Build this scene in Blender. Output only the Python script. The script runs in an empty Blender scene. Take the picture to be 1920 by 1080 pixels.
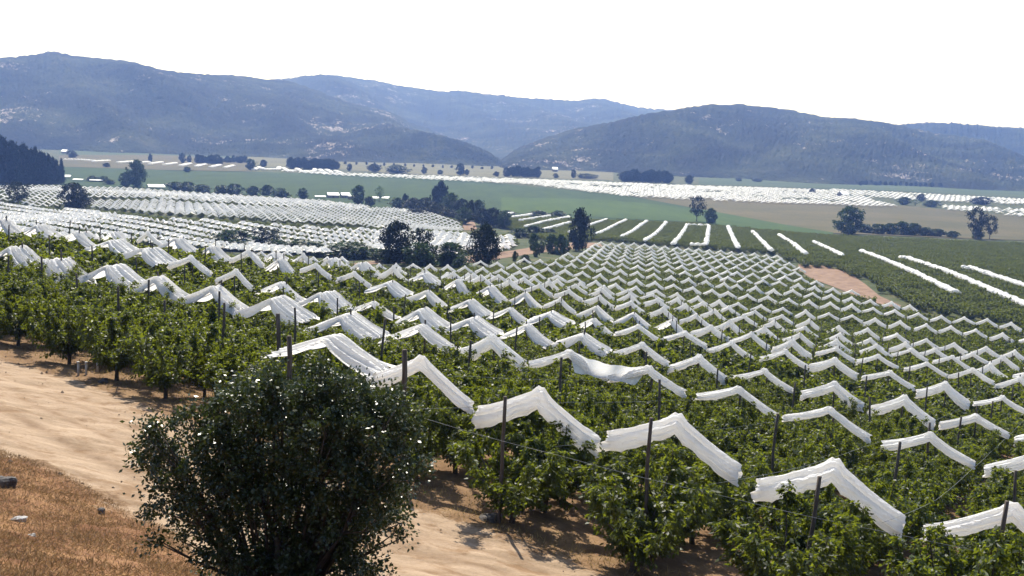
import bpy, bmesh, math, random
import numpy as np
from mathutils import Vector, Matrix
C = bpy.context.scene.collection
S = bpy.context.scene
R = math.radians
random.seed(7); rng = np.random.default_rng(7)

# ---------------------------------------------------------------- camera
F, ROLL, YH = 1900.0, R(2.2), 266.0          # focal length in 1920-px units, roll, horizon row at mid frame
cr, sr = math.cos(ROLL), math.sin(ROLL)
PITCH = math.atan((540 - YH) * cr / F)
cp_, sp_ = math.cos(PITCH), math.sin(PITCH)
cam = bpy.data.cameras.new('camera'); camo = bpy.data.objects.new('camera', cam); C.objects.link(camo)
right = Vector((cr, sr * sp_, sr * cp_)); up = Vector((-sr, cr * sp_, cr * cp_)); fwd = Vector((0, cp_, -sp_))
camo.matrix_world = Matrix(((right.x, up.x, -fwd.x, 0), (right.y, up.y, -fwd.y, 0), (right.z, up.z, -fwd.z, 0), (0, 0, 0, 1)))
cam.sensor_width = 36; cam.lens = 36 * F / 1920; cam.clip_start = .3; cam.clip_end = 30000
S.camera = camo

# ---------------------------------------------------------------- sky, sun, exposure
SUN_EL, SUN_AZ = R(48), math.atan2(-.19, .98)   # azimuth from +Y towards +X
w = bpy.data.worlds.new('World'); S.world = w; w.use_nodes = True
nt = w.node_tree; bg = nt.nodes['Background']
sky = nt.nodes.new('ShaderNodeTexSky'); sky.sky_type = 'NISHITA'; sky.sun_disc = False
sky.sun_elevation = SUN_EL; sky.sun_rotation = SUN_AZ; sky.air_density = 1.0; sky.dust_density = 1.0; sky.ozone_density = 1.0
nt.links.new(sky.outputs[0], bg.inputs[0]); bg.inputs[1].default_value = .105
sd = Vector((math.sin(SUN_AZ) * math.cos(SUN_EL), math.cos(SUN_AZ) * math.cos(SUN_EL), math.sin(SUN_EL)))
sl = bpy.data.lights.new('sun', 'SUN'); sl.energy = 4.4; sl.angle = R(.5); sl.color = (1, .95, .87)
so = bpy.data.objects.new('sun', sl); C.objects.link(so); so.rotation_euler = sd.to_track_quat('Z', 'Y').to_euler()
S.view_settings.view_transform = 'Standard'; S.view_settings.look = 'None'
S.view_settings.gamma = 1; S.view_settings.use_curve_mapping = False; S.view_settings.exposure = 1.15
S.cycles.max_bounces = 6; S.cycles.transparent_max_bounces = 8; S.cycles.volume_bounces = 0
S.cycles.diffuse_bounces = 3; S.cycles.transmission_bounces = 4; S.cycles.glossy_bounces = 2

# ---------------------------------------------------------------- pixel <-> world
def ray(px, py):
    u = np.asarray(px, float) - 960; v = np.asarray(py, float) - 540
    x = (u * cr + v * sr) / F; z = -(-u * sr + v * cr) / F
    return np.stack([x, cp_ + z * sp_, -sp_ + z * cp_], -1)
def proj(P):
    P = np.asarray(P, float)
    r_ = np.array(right); u_ = np.array(up); f_ = np.array(fwd)
    d = P @ f_; d = np.where(d < .1, .1, d)
    return np.stack([960 + F * (P @ r_) / d, 540 - F * (P @ u_) / d, P @ f_], -1)
def inpoly(px, py, poly):
    px = np.asarray(px); py = np.asarray(py); ins = np.zeros(px.shape, bool); n = len(poly)
    for k in range(n):
        x1, y1 = poly[k]; x2, y2 = poly[(k + 1) % n]
        c = ((y1 > py) != (y2 > py)) & (px < (x2 - x1) * (py - y1) / ((y2 - y1) or 1e-9) + x1)
        ins ^= c
    return ins
def segdist(x, y, poly, closed=True):
    d = np.full(np.shape(x), 1e9); n = len(poly)
    for k in range(n if closed else n - 1):
        ax, ay = poly[k][:2]; bx, by = poly[(k + 1) % n][:2]
        vx, vy = bx - ax, by - ay; t = np.clip(((x - ax) * vx + (y - ay) * vy) / (vx * vx + vy * vy + 1e-9), 0, 1)
        d = np.minimum(d, np.hypot(x - ax - t * vx, y - ay - t * vy))
    return d

# ---------------------------------------------------------------- the orchard grid: row j, cover line i
O_, U_, V_ = np.array((-7.18, 35.18)), np.array((10.537, 17.9)), np.array((4.167, -1.699))
ULEN = float(np.hypot(*U_)); VLEN = 4.5; RIDGE = 4.1
UDIR = U_ / ULEN; VDIR = V_ / VLEN
def Q(i, j): return O_[None] + np.atleast_1d(i)[:, None] * U_ + np.atleast_1d(j)[:, None] * V_
PK = {}
def pk(i, j0, pts):
    for k, q in enumerate(pts): PK[(i, j0 + k)] = q
pk(0, 0, [(625, 628), (790, 676), (1015, 737), (1270, 787), (1565, 873), (1900, 955)])
pk(1, -9, [(32, 460), (105, 483), (217, 495), (298, 517), (404, 535), (521, 556), (651, 588), (790, 608), (924, 632), (1068, 660), (1217, 690), (1385, 729), (1555, 768), (1745, 815)])
pk(2, -11, [(282, 464), (358, 482), (443, 507), (527, 528), (612, 546), (700, 565), (793, 577), (887, 595), (990, 607), (1093, 626), (1205, 645), (1311, 669), (1434, 695), (1565, 719), (1696, 746), (1830, 780)])
pk(3, -16, [(278, 435), (337, 445), (400, 460), (465, 470), (528, 483), (593, 495), (665, 511), (732, 527), (802, 544), (883, 561), (957, 576), (1032, 585), (1113, 596), (1197, 611), (1284, 623), (1372, 642), (1473, 658), (1566, 673), (1669, 697), (1773, 719), (1880, 745)])
pk(4, 0, [(1568, 652), (1647, 666), (1738, 681), (1824, 692), (1912, 709)])
pk(5, -1, [(1569, 638), (1643, 647), (1708, 655), (1786, 668), (1857, 683)])
pk(6, -2, [(1575, 626), (1632, 635), (1698, 643), (1753, 654), (1824, 662), (1882, 669)])
pk(7, -3, [(1573, 612), (1627, 616), (1682, 626), (1737, 636), (1789, 644), (1849, 651), (1903, 658)])
pk(8.74, -9, [(1384, 568), (1427, 572), (1468, 577), (1511, 582), (1554, 587), (1598, 591), (1641, 597), (1688, 602), (1737, 608), (1783, 612), (1830, 618), (1880, 625)])
pk(9.77, -11, [(1365, 547), (1402, 552), (1440, 555), (1479, 560), (1517, 563), (1557, 567), (1597, 571), (1637, 577), (1678, 581), (1722, 587), (1765, 592), (1808, 595), (1851, 598), (1896, 605)])
pk(10.85, -12, [(1382, 533), (1417, 537), (1451, 542), (1487, 543), (1524, 549), (1559, 552), (1597, 557), (1632, 562), (1672, 566), (1706, 572)])
pk(11.85, -14, [(1365, 518), (1397, 521), (1431, 524), (1462, 527), (1497, 532), (1528, 536), (1562, 540), (1597, 544)])
pk(12.95, -15, [(1382, 509), (1412, 512), (1442, 515), (1472, 517), (1503, 520), (1531, 526)])
pk(18.26, -36, [(1127, 453), (1147, 455), (1168, 455), (1189, 455), (1209, 457), (1227, 459), (1247, 461), (1270, 463), (1291, 465), (1310, 466), (1330, 468), (1352, 469), (1372, 471.5), (1392, 473), (1415, 474), (1437, 477), (1457, 478)])
PICK = {}
for (i, j), (px, py) in PK.items():
    r = ray(px, py); rng_ = np.hypot(*Q(i, j)[0]); PICK[(i, j)] = r * rng_ / np.hypot(r[0], r[1])

# ---------------------------------------------------------------- terrain: smooth surface through control points
ctl = []
def cz(px, py, z, dz=0):
    r = ray(px, py); p = r * z / r[2]; ctl.append((p[0], p[1], p[2] + dz))
def cy(px, py, y, dz=0):
    r = ray(px, py); p = r * y / r[1]; ctl.append((p[0], p[1], p[2] + dz))
for n, ((i, j), p) in enumerate(PICK.items()):
    if i < 1 or n % 2 == 0: ctl.append((p[0], p[1], p[2] - RIDGE))
for a in ((0, 1080, -6.3), (300, 1080, -6.9), (0, 870, -8.9), (330, 1000, -9.1), (100, 760, -10), (0, 680, -10.6), (30, 650, -11), (700, 1080, -10.4), (390, 770, -11),
          (785, 870, -11.3), (955, 950, -11.7), (1195, 1055, -12.2), (1100, 1080, -11.5), (850, 1000, -10.9)): cz(*a)
for a in ((125, 400, 489), (550, 457, 379), (870, 445, 430), (330, 393, 490), (860, 425, 560), (600, 403, 530), (330, 345, 811), (690, 385, 690), (160, 350, 700)): cy(*a, dz=-RIDGE)
ctl += [(0, 0, -2.2), (-6, 4, -2.8), (6, 4, -3.2), (0, -15, 1), (15, 10, -7), (-15, 12, -4), (25, 18, -12), (60, 40, -18), (-40, 30, -4.5), (-60, 60, -6.5), (-60, 130, -19), (-75, 165, -26),
        (-40, 162, -27), (-28, 140, -21), (0, 175, -27), (-16, 230, -32.7), (-20, 290, -35.5), (-20, 340, -39), (-80, 230, -37), (-150, 260, -40), (-100, 330, -42), (-200, 400, -43),
        (119, 272, -39.7), (150, 300, -41), (200, 350, -42), (135, 230, -39), (165, 240, -39.5), (96, 430, -45), (140, 655, -52.5), (250, 420, -45), (250, 600, -51), (0, 500, -47.5), (0, 650, -52.5),
        (-50, 800, -55), (400, 900, -55), (0, 900, -55), (-400, 900, -53), (700, 900, -55), (-700, 900, -52), (400, 500, -48), (300, 200, -40), (-300, 250, -40), (75, 84, -25), (100, 122, -32), (112, 165, -36.5), (500, 700, -54)]
ctl = np.array(ctl)
def tpsk(d2): return np.where(d2 > 1e-9, .5 * d2 * np.log(d2 + 1e-12), 0)
SC = 100.0
cxy = ctl[:, :2] / SC; n_ = len(ctl)
K_ = tpsk(((cxy[:, None] - cxy[None]) ** 2).sum(-1)) + np.eye(n_) * .004
A_ = np.zeros((n_ + 3, n_ + 3)); A_[:n_, :n_] = K_; A_[:n_, n_] = 1; A_[:n_, n_ + 1:] = cxy; A_[n_, :n_] = 1; A_[n_ + 1:, :n_] = cxy.T
sol = np.linalg.solve(A_, np.concatenate([ctl[:, 2], np.zeros(3)]))
def H(x, y):
    x = np.atleast_1d(np.asarray(x, float)); y = np.atleast_1d(np.asarray(y, float)); sh = x.shape; x = x.ravel(); y = y.ravel(); z = np.empty(len(x))
    for a in range(0, len(x), 20000):
        q = np.stack([x[a:a + 20000], y[a:a + 20000]], 1) / SC
        z[a:a + 20000] = tpsk(((q[:, None] - cxy[None]) ** 2).sum(-1)) @ sol[:n_] + sol[n_] + q @ sol[n_ + 1:]
    t = np.clip((np.maximum(y, np.abs(x) * 1.25) - 640) / 220, 0, 1); t = t * t * (3 - 2 * t)
    return (z * (1 - t) - 55 * t).reshape(sh)
STEPS = np.concatenate([np.linspace(8, 60, 105), np.linspace(61, 200, 120), np.linspace(202, 520, 130), np.geomspace(525, 6000, 160)])
def gpx(px, py, lift=0.0):
    """where the line of sight through a pixel meets the ground (+lift)"""
    r = ray(px, py); r = r / np.hypot(r[0], r[1])
    below = (STEPS * r[2]) < H(STEPS * r[0], STEPS * r[1]) + lift
    k = int(np.argmax(below)) if below.any() else len(STEPS) - 1
    a, b = STEPS[max(k - 1, 0)], STEPS[k]
    for _ in range(12):
        m = (a + b) / 2
        if m * r[2] < H(m * r[0], m * r[1])[0] + lift: b = m
        else: a = m
    return np.array((b * r[0], b * r[1], H(b * r[0], b * r[1])[0]))
def plan(poly): return [gpx(*p)[:2] for p in poly]

# ---------------------------------------------------------------- materials
def mat(name, rough=.8, spec=.3):
    m = bpy.data.materials.new(name); m.use_nodes = True
    b = m.node_tree.nodes['Principled BSDF']; b.inputs['Roughness'].default_value = rough; b.inputs['Specular IOR Level'].default_value = spec
    return m, m.node_tree, b
def noise(nt, scale, detail=4, coord='Object', rough=.55, vec=None):
    t = nt.nodes.new('ShaderNodeTexNoise'); t.inputs['Scale'].default_value = scale; t.inputs['Detail'].default_value = detail; t.inputs['Roughness'].default_value = rough
    if vec is None:
        tc = nt.nodes.new('ShaderNodeTexCoord'); vec = tc.outputs[coord]
    nt.links.new(vec, t.inputs['Vector']); return t
def ramp(nt, fac, stops):
    r = nt.nodes.new('ShaderNodeValToRGB'); e = r.color_ramp.elements
    while len(e) < len(stops): e.new(.5)
    for k, (p, c) in enumerate(stops): e[k].position = p; e[k].color = (*c, 1)
    nt.links.new(fac, r.inputs['Fac']); return r
def mixc(nt, a, b, fac, mode='MIX'):
    m = nt.nodes.new('ShaderNodeMix'); m.data_type = 'RGBA'; m.blend_type = mode
    for s, v in ((m.inputs[0], fac), (m.inputs[6], a), (m.inputs[7], b)):
        if isinstance(v, (int, float)): s.default_value = v
        elif isinstance(v, tuple): s.default_value = (*v, 1)
        else: nt.links.new(v, s)
    return m.outputs[2]
def math_(nt, op, a, b=None, clamp=False):
    m = nt.nodes.new('ShaderNodeMath'); m.operation = op; m.use_clamp = clamp
    for s, v in zip(m.inputs, (a, b)):
        if v is None: continue
        if isinstance(v, (int, float)): s.default_value = v
        else: nt.links.new(v, s)
    return m.outputs[0]
def bump(nt, b, h, strength=.4, dist=.1):
    n = nt.nodes.new('ShaderNodeBump'); n.inputs['Strength'].default_value = strength; n.inputs['Distance'].default_value = dist
    nt.links.new(h, n.inputs['Height']); nt.links.new(n.outputs[0], b.inputs['Normal'])

def leaf_mat(name, lo, hi, trans, tf=.4, rough=.45, spec=.4):
    """leaves: each its own shade, light shines through them"""
    m, nt, b = mat(name, rough, spec)
    g = nt.nodes.new('ShaderNodeNewGeometry'); oi = nt.nodes.new('ShaderNodeObjectInfo')
    c = ramp(nt, g.outputs['Random Per Island'], [(0, lo), (1, hi)]).outputs[0]
    tcol = ramp(nt, g.outputs['Random Per Island'], [(0, tuple(v * .6 for v in trans)), (1, trans)]).outputs[0]
    sh = math_(nt, 'ADD', math_(nt, 'MULTIPLY', oi.outputs['Random'], .4), .8)
    c = mixc(nt, c, sh, 1.0, 'MULTIPLY'); nt.links.new(c, b.inputs['Base Color'])
    t = nt.nodes.new('ShaderNodeBsdfTranslucent'); nt.links.new(tcol, t.inputs[0])
    mx = nt.nodes.new('ShaderNodeMixShader'); mx.inputs[0].default_value = tf
    nt.links.new(b.outputs[0], mx.inputs[1]); nt.links.new(t.outputs[0], mx.inputs[2])
    nt.links.new(mx.outputs[0], nt.nodes['Material Output'].inputs['Surface'])
    return m
M = {}
M['cherry_leaf'] = leaf_mat('cherry_leaf', (.008, .018, .004), (.032, .052, .009), (.31, .36, .023), .33, .5, .25)
M['bush_leaf'] = leaf_mat('bush_leaf', (.016, .028, .006), (.050, .066, .016), (.07, .10, .02), .18, .36, .5)
M['dark_leaf'] = leaf_mat('dark_leaf', (.006, .012, .007), (.016, .026, .012), (.02, .04, .01), .15, .6, .2)
M['mid_leaf'] = leaf_mat('mid_leaf', (.012, .026, .009), (.030, .052, .017), (.06, .11, .02), .25, .55, .25)
M['pale_leaf'] = leaf_mat('pale_leaf', (.05, .075, .035), (.11, .14, .07), (.12, .18, .06), .3, .6, .25)
M['needle'] = leaf_mat('needle', (.006, .014, .008), (.018, .032, .014), (.01, .02, .01), .1, .6, .2)

def bark():
    m, nt, b = mat('bark', .9, .15); n = noise(nt, 9, 6)
    nt.links.new(ramp(nt, n.outputs[0], [(.3, (.035, .027, .020)), (.7, (.11, .085, .062))]).outputs[0], b.inputs['Base Color']); bump(nt, b, n.outputs[0], .6, .03); return m
M['bark'] = bark()
def wood():
    m, nt, b = mat('weathered_wood', .85, .15)
    tc = nt.nodes.new('ShaderNodeTexCoord'); mp = nt.nodes.new('ShaderNodeMapping'); mp.inputs['Scale'].default_value = (14, 14, 1.2); nt.links.new(tc.outputs['Object'], mp.inputs[0])
    n = noise(nt, 1.5, 6, vec=mp.outputs[0])
    nt.links.new(ramp(nt, n.outputs[0], [(.3, (.045, .036, .028)), (.7, (.13, .105, .085))]).outputs[0], b.inputs['Base Color']); bump(nt, b, n.outputs[0], .5, .02); return m
M['wood'] = wood()
def cover():
    m, nt, b = mat('white_cover_film', .5, .25)
    n = noise(nt, 3.0, 5); nt.links.new(ramp(nt, n.outputs[0], [(.3, (.82, .82, .82)), (.65, (.90, .90, .90))]).outputs[0], b.inputs['Base Color'])
    base_c = b.inputs['Base Color'].links[0].from_socket; sp_n = noise(nt, 5.5, 6, rough=.75); nt.links.new(mixc(nt, base_c, ramp(nt, sp_n.outputs[0], [(.30, (.62, .58, .52)), (.42, (1, 1, 1))]).outputs[0], .7, 'MULTIPLY'), b.inputs['Base Color'])
    tc = nt.nodes.new('ShaderNodeTexCoord'); mp = nt.nodes.new('ShaderNodeMapping'); mp.inputs['Scale'].default_value = (1.2, 7, 5); nt.links.new(tc.outputs['Object'], mp.inputs[0])
    f = noise(nt, 1.6, 4, vec=mp.outputs[0]); bump(nt, b, f.outputs[0], .9, .16)
    t = nt.nodes.new('ShaderNodeBsdfTranslucent'); t.inputs[0].default_value = (.90, .87, .82, 1)
    mx = nt.nodes.new('ShaderNodeMixShader'); mx.inputs[0].default_value = .5
    nt.links.new(b.outputs[0], mx.inputs[1]); nt.links.new(t.outputs[0], mx.inputs[2]); nt.links.new(mx.outputs[0], nt.nodes['Material Output'].inputs['Surface'])
    return m
M['cover'] = cover()
def plain(name, lo, hi, scale, rough=.9, bs=0, bd=.1, spec=.2, detail=5):
    m, nt, b = mat(name, rough, spec); n = noise(nt, scale, detail, rough=.65)
    nt.links.new(ramp(nt, n.outputs[0], [(.32, lo), (.68, hi)]).outputs[0], b.inputs['Base Color'])
    if bs: bump(nt, b, n.outputs[0], bs, bd)
    return m
M['wire'] = plain('galvanised_wire', (.16, .17, .16), (.3, .31, .3), 3, .5)
M['rock'] = plain('granite', (.035, .03, .028), (.12, .108, .10), 5, .9, .8, .08)
M['slag'] = plain('pale_stone', (.12, .11, .105), (.42, .40, .38), 7, .9, .8, .06)
M['white_roof'] = plain('white_sheet_roof', (.72, .72, .70), (.82, .82, .80), .4, .5)
M['house_wall'] = plain('house_wall', (.16, .13, .11), (.25, .21, .18), 1.0)
M['pipe'] = plain('grey_plastic', (.32, .31, .29), (.46, .45, .42), 6, .6)

def ground_material():
    m, nt, b = mat('ground_soil', .95, .1)
    at = {}
    for k in ('road', 'bank', 'valley', 'rut'):
        a = nt.nodes.new('ShaderNodeAttribute'); a.attribute_name = k; at[k] = a.outputs['Fac']
    tc = nt.nodes.new('ShaderNodeTexCoord'); ob = tc.outputs['Object']
    big = noise(nt, .12, 4, vec=ob); mid = noise(nt, .9, 6, vec=ob, rough=.65); fine = noise(nt, 9, 5, vec=ob, rough=.7); grit = noise(nt, 40, 3, vec=ob)
    edge = math_(nt, 'MULTIPLY', math_(nt, 'SUBTRACT', mid.outputs[0], .5), 2.6)
    edge2 = math_(nt, 'ADD', edge, math_(nt, 'MULTIPLY', math_(nt, 'SUBTRACT', fine.outputs[0], .5), 1.4))
    def mask(a, width=.5): return math_(nt, 'ADD', math_(nt, 'DIVIDE', math_(nt, 'ADD', a, edge2), width), .5, True)
    soil = ramp(nt, mid.outputs[0], [(.28, (.11, .066, .036)), (.5, (.19, .12, .066)), (.74, (.27, .185, .105))]).outputs[0]
    soil = mixc(nt, soil, ramp(nt, fine.outputs[0], [(.3, (.55, .5, .45)), (.7, (1.1, 1.05, 1.0))]).outputs[0], .7, 'MULTIPLY')
    mp = nt.nodes.new('ShaderNodeMapping'); mp.inputs['Rotation'].default_value = (0, 0, R(40)); mp.inputs['Scale'].default_value = (.35, 1.6, 1); nt.links.new(ob, mp.inputs[0])
    streak = noise(nt, 1.0, 6, vec=mp.outputs[0], rough=.6)
    sand = ramp(nt, streak.outputs[0], [(.3, (.215, .155, .102)), (.52, (.30, .218, .147)), (.75, (.37, .28, .195))]).outputs[0]
    sand = mixc(nt, sand, ramp(nt, fine.outputs[0], [(.3, (.78, .75, .72)), (.7, (1.06, 1.06, 1.05))]).outputs[0], .8, 'MULTIPLY')
    sand = mixc(nt, sand, ramp(nt, mid.outputs[0], [(.36, (.60, .50, .40)), (.50, (1, 1, 1))]).outputs[0], .85, 'MULTIPLY')
    rutm = math_(nt, 'MULTIPLY', at['rut'], ramp(nt, mid.outputs[0], [(.35, (0, 0, 0)), (.6, (1, 1, 1))]).outputs[0])
    sand = mixc(nt, sand, mixc(nt, sand, (.66, .60, .55), 1.0, 'MULTIPLY'), rutm)
    dry = ramp(nt, fine.outputs[0], [(.25, (.09, .046, .026)), (.5, (.17, .088, .045)), (.75, (.27, .165, .08))]).outputs[0]
    dry = mixc(nt, dry, ramp(nt, mid.outputs[0], [(.36, (.60, .48, .42)), (.5, (1.0, .95, .9)), (.64, (1.35, 1.4, 1.25))]).outputs[0], .9, 'MULTIPLY')
    val = ramp(nt, big.outputs[0], [(.3, (.030, .042, .017)), (.5, (.050, .062, .024)), (.7, (.10, .085, .045))]).outputs[0]
    col = mixc(nt, soil, dry, mask(at['bank'])); col = mixc(nt, col, sand, mask(at['road'])); col = mixc(nt, col, val, at['valley'])
    nt.links.new(col, b.inputs['Base Color'])
    hh = math_(nt, 'ADD', math_(nt, 'MULTIPLY', fine.outputs[0], .6), math_(nt, 'MULTIPLY', grit.outputs[0], .25))
    hh = math_(nt, 'ADD', hh, mid.outputs[0]); bump(nt, b, hh, .7, .09)
    return m
M['ground'] = ground_material()
def field_mat(name, lo, hi, sx, rot, lines=.0, line_scale=1.0, dark=(.3, .35, .3)):
    m, nt, b = mat(name, .95, .1)
    tc = nt.nodes.new('ShaderNodeTexCoord'); mp = nt.nodes.new('ShaderNodeMapping'); mp.inputs['Rotation'].default_value = (0, 0, R(rot)); mp.inputs['Scale'].default_value = (sx, .012, 1); nt.links.new(tc.outputs['Object'], mp.inputs[0])
    n = noise(nt, 1, 6, vec=mp.outputs[0], rough=.65); f = noise(nt, .35, 5, rough=.7)
    col = ramp(nt, n.outputs[0], [(.3, lo), (.7, hi)]).outputs[0]
    col = mixc(nt, col, ramp(nt, f.outputs[0], [(.3, (.7, .7, .7)), (.7, (1.2, 1.2, 1.2))]).outputs[0], .8, 'MULTIPLY')
    nt.links.new(col, b.inputs['Base Color']); bump(nt, b, f.outputs[0], .6, .8); return m
M['crop'] = field_mat('green_crop', (.014, .034, .009), (.028, .054, .012), .05, 20)
M['crop_light'] = field_mat('light_green_crop', (.024, .050, .010), (.042, .074, .014), .05, 20)
M['pasture'] = field_mat('dry_pasture', (.058, .057, .027), (.098, .082, .042), .01, 75)
M['straw'] = field_mat('pale_stubble', (.085, .085, .045), (.13, .122, .072), .008, 80)
M['meadow'] = field_mat('far_meadow', (.030, .052, .024), (.060, .080, .036), .006, 80)
M['track'] = plain('red_dirt', (.11, .062, .037), (.23, .15, .10), .35, .95, .4, .1)
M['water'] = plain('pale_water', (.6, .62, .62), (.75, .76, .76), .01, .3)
def hill_mat():
    m, nt, b = mat('scrub_hillside', .95, .1)
    tc = nt.nodes.new('ShaderNodeTexCoord'); ob = tc.outputs['Object']
    n1 = noise(nt, .0035, 6, vec=ob, rough=.6); n2 = noise(nt, .022, 6, vec=ob, rough=.7); n3 = noise(nt, .09, 4, vec=ob, rough=.7); n4 = noise(nt, .006, 3, vec=ob)
    scrub = ramp(nt, n2.outputs[0], [(.3, (.012, .020, .010)), (.55, (.026, .034, .018)), (.75, (.052, .054, .032))]).outputs[0]
    rockc = ramp(nt, n3.outputs[0], [(.3, (.20, .16, .15)), (.7, (.52, .46, .44))]).outputs[0]
    k = math_(nt, 'ADD', math_(nt, 'MULTIPLY', n1.outputs[0], .9), math_(nt, 'MULTIPLY', n2.outputs[0], .75))
    k = math_(nt, 'ADD', k, math_(nt, 'MULTIPLY', n3.outputs[0], .5))
    fac = ramp(nt, k, [(.0, (0, 0, 0)), (1.13 / 1.0 if False else .5, (0, 0, 0)), (1, (1, 1, 1))])
    scrub = mixc(nt, scrub, ramp(nt, n4.outputs[0], [(.36, (.35, .38, .42)), (.5, (.9, .9, .9)), (.64, (2.0, 1.8, 1.7))]).outputs[0], .9, 'MULTIPLY')
    thr = math_(nt, 'MULTIPLY', math_(nt, 'SUBTRACT', k, 1.215), 9.0, True)
    col = mixc(nt, scrub, rockc, thr); nt.links.new(col, b.inputs['Base Color'])
    bump(nt, b, math_(nt, 'ADD', n2.outputs[0], n3.outputs[0]), 1.0, 14); return m
M['hill'] = hill_mat()

# ---------------------------------------------------------------- object helpers
def link(name, me, parent=None, **props):
    o = bpy.data.objects.new(name, me); C.objects.link(o); o.parent = parent
    for k, v in props.items(): o[k] = v
    return o
def mesh_np(name, verts, faces, m, smooth=False):
    me = bpy.data.meshes.new(name); verts = np.asarray(verts, np.float32); faces = np.asarray(faces, np.int32)
    nv, nf, k = len(verts), len(faces), faces.shape[1]
    me.vertices.add(nv); me.vertices.foreach_set('co', verts.ravel()); me.loops.add(nf * k); me.loops.foreach_set('vertex_index', faces.ravel())
    me.polygons.add(nf); me.polygons.foreach_set('loop_start', np.arange(0, nf * k, k, dtype=np.int32)); me.polygons.foreach_set('loop_total', np.full(nf, k, np.int32))
    if smooth: me.polygons.foreach_set('use_smooth', np.ones(nf, bool))
    me.materials.append(m); me.update(); me.validate(); return me
def attr(me, name, vals):
    a = me.attributes.new(name, 'FLOAT', 'POINT'); a.data.foreach_set('value', np.asarray(vals, np.float32))
def tube(pts, rad, seg=6, cap=True):
    """verts, faces of a tube along pts; rad one value or one per point"""
    pts = np.asarray(pts, float); n = len(pts); rad = np.broadcast_to(np.asarray(rad, float), (n,)); V, Fc = [], []
    d = np.gradient(pts, axis=0); d /= np.linalg.norm(d, axis=1)[:, None] + 1e-9
    ref = np.array((0, 0, 1.)) if abs(d[0][2]) < .9 else np.array((1., 0, 0))
    for k in range(n):
        a = np.cross(d[k], ref); a /= np.linalg.norm(a) + 1e-9; b = np.cross(d[k], a); t = np.linspace(0, 2 * np.pi, seg, endpoint=False)
        V.append(pts[k] + rad[k] * (np.cos(t)[:, None] * a + np.sin(t)[:, None] * b))
    V = np.concatenate(V)
    for k in range(n - 1):
        for s in range(seg): Fc.append((k * seg + s, k * seg + (s + 1) % seg, (k + 1) * seg + (s + 1) % seg, (k + 1) * seg + s))
    if cap:
        V = np.concatenate([V, pts[:1], pts[-1:]]); c0, c1 = len(V) - 2, len(V) - 1
        for s in range(seg):
            Fc.append((c0, (s + 1) % seg, s, c0)); Fc.append((c1, (n - 1) * seg + s, (n - 1) * seg + (s + 1) % seg, c1))
    return V, np.array(Fc)
def mesh_any(name, V, Fc, m, smooth=True):
    me = bpy.data.meshes.new(name); me.from_pydata([tuple(v) for v in V], [], [tuple(dict.fromkeys(f)) for f in Fc]); me.materials.append(m)
    if smooth: me.polygons.foreach_set('use_smooth', np.ones(len(me.polygons), bool))
    me.update(); return me
def join(parts):
    V, Fc, o = [], [], 0
    for v, f in parts: V.append(np.asarray(v, float)); Fc += [tuple(int(q) + o for q in g) for g in f]; o += len(v)
    return np.concatenate(V), Fc
ORD = 'first second third fourth fifth sixth seventh eighth ninth tenth eleventh twelfth thirteenth fourteenth fifteenth sixteenth seventeenth eighteenth nineteenth twentieth'.split()
for _t, _tt in (('twenty', 'thirtieth'), ('thirty', 'fortieth'), ('forty', 'fiftieth'), ('fifty', 'sixtieth')): ORD += [f'{_t}-{o}' for o in ORD[:9]] + [_tt]

# ---------------------------------------------------------------- ground sheet (near dense, reaching the horizon)
ROAD = plan([(0, 672), (120, 705), (250, 755), (400, 810), (560, 880), (700, 930), (800, 962), (930, 1000), (1010, 1030), (1120, 1079), (900, 1079), (420, 1079), (330, 1003), (240, 960), (150, 905), (60, 865), (0, 845)])
ROAD[10:12] = [np.array(gpx(1000, 1079)[:2]) + (3, -9), np.array(gpx(420, 1079)[:2]) + (2, -4)]
ROAD = [ROAD[-1] + (-14, 4)] + ROAD + []
ROAD = [ROAD[1] + (-12, 10)] + ROAD[1:] + [ROAD[0]]
az = np.linspace(R(-75), R(75), 520)
rr = np.concatenate([[.6, 2, 4], np.linspace(5, 60, 260), np.geomspace(60.5, 700, 190), np.geomspace(710, 7800, 44)])
gx = rr[:, None] * np.sin(az)[None]; gy = rr[:, None] * np.cos(az)[None] - 4
gz = H(gx, gy)
# small unevenness of the bank beside the camera and the track
gz += np.where(gy < 70, .05 * np.sin(gx * 1.7 + gy * .6) * np.sin(gy * 1.3 - gx * .4) + .03 * np.sin(gx * 3.9 + 1) * np.sin(gy * 4.3), 0)
nr, na = len(rr), len(az)
idx = np.arange(nr * na).reshape(nr, na)
fc = np.stack([idx[:-1, :-1], idx[:-1, 1:], idx[1:, 1:], idx[1:, :-1]], -1).reshape(-1, 4)[:, ::-1]
gme = mesh_np('ground', np.stack([gx, gy, gz], -1).reshape(-1, 3), fc, M['ground'], True)
fx, fy = gx.ravel(), gy.ravel()
near = fy < 90
rd = np.full(len(fx), -9.0); ins = inpoly(fx[near], fy[near], ROAD); ds = segdist(fx[near], fy[near], ROAD); rd[near] = np.where(ins, ds, -ds)
BL = plan([(0, 845), (60, 865), (150, 905), (240, 960), (330, 1003), (420, 1079)])
bk = np.full(len(fx), -9.0)
BANK = [BL[0] + (-20, 6)] + list(BL) + [BL[-1] + (4, -8), np.array((12., -8.)), np.array((-45., -8.)), np.array((-60., 35.))]
ins = inpoly(fx[near], fy[near], BANK); ds = segdist(fx[near], fy[near], BANK); bk[near] = np.where(ins, ds, -ds)
CL = plan([(0, 748), (100, 792), (200, 842), (300, 890), (450, 955), (600, 1010), (800, 1055), (900, 1079)]); rt = np.zeros(len(fx)); dc = segdist(fx[near], fy[near], CL, False)
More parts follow.
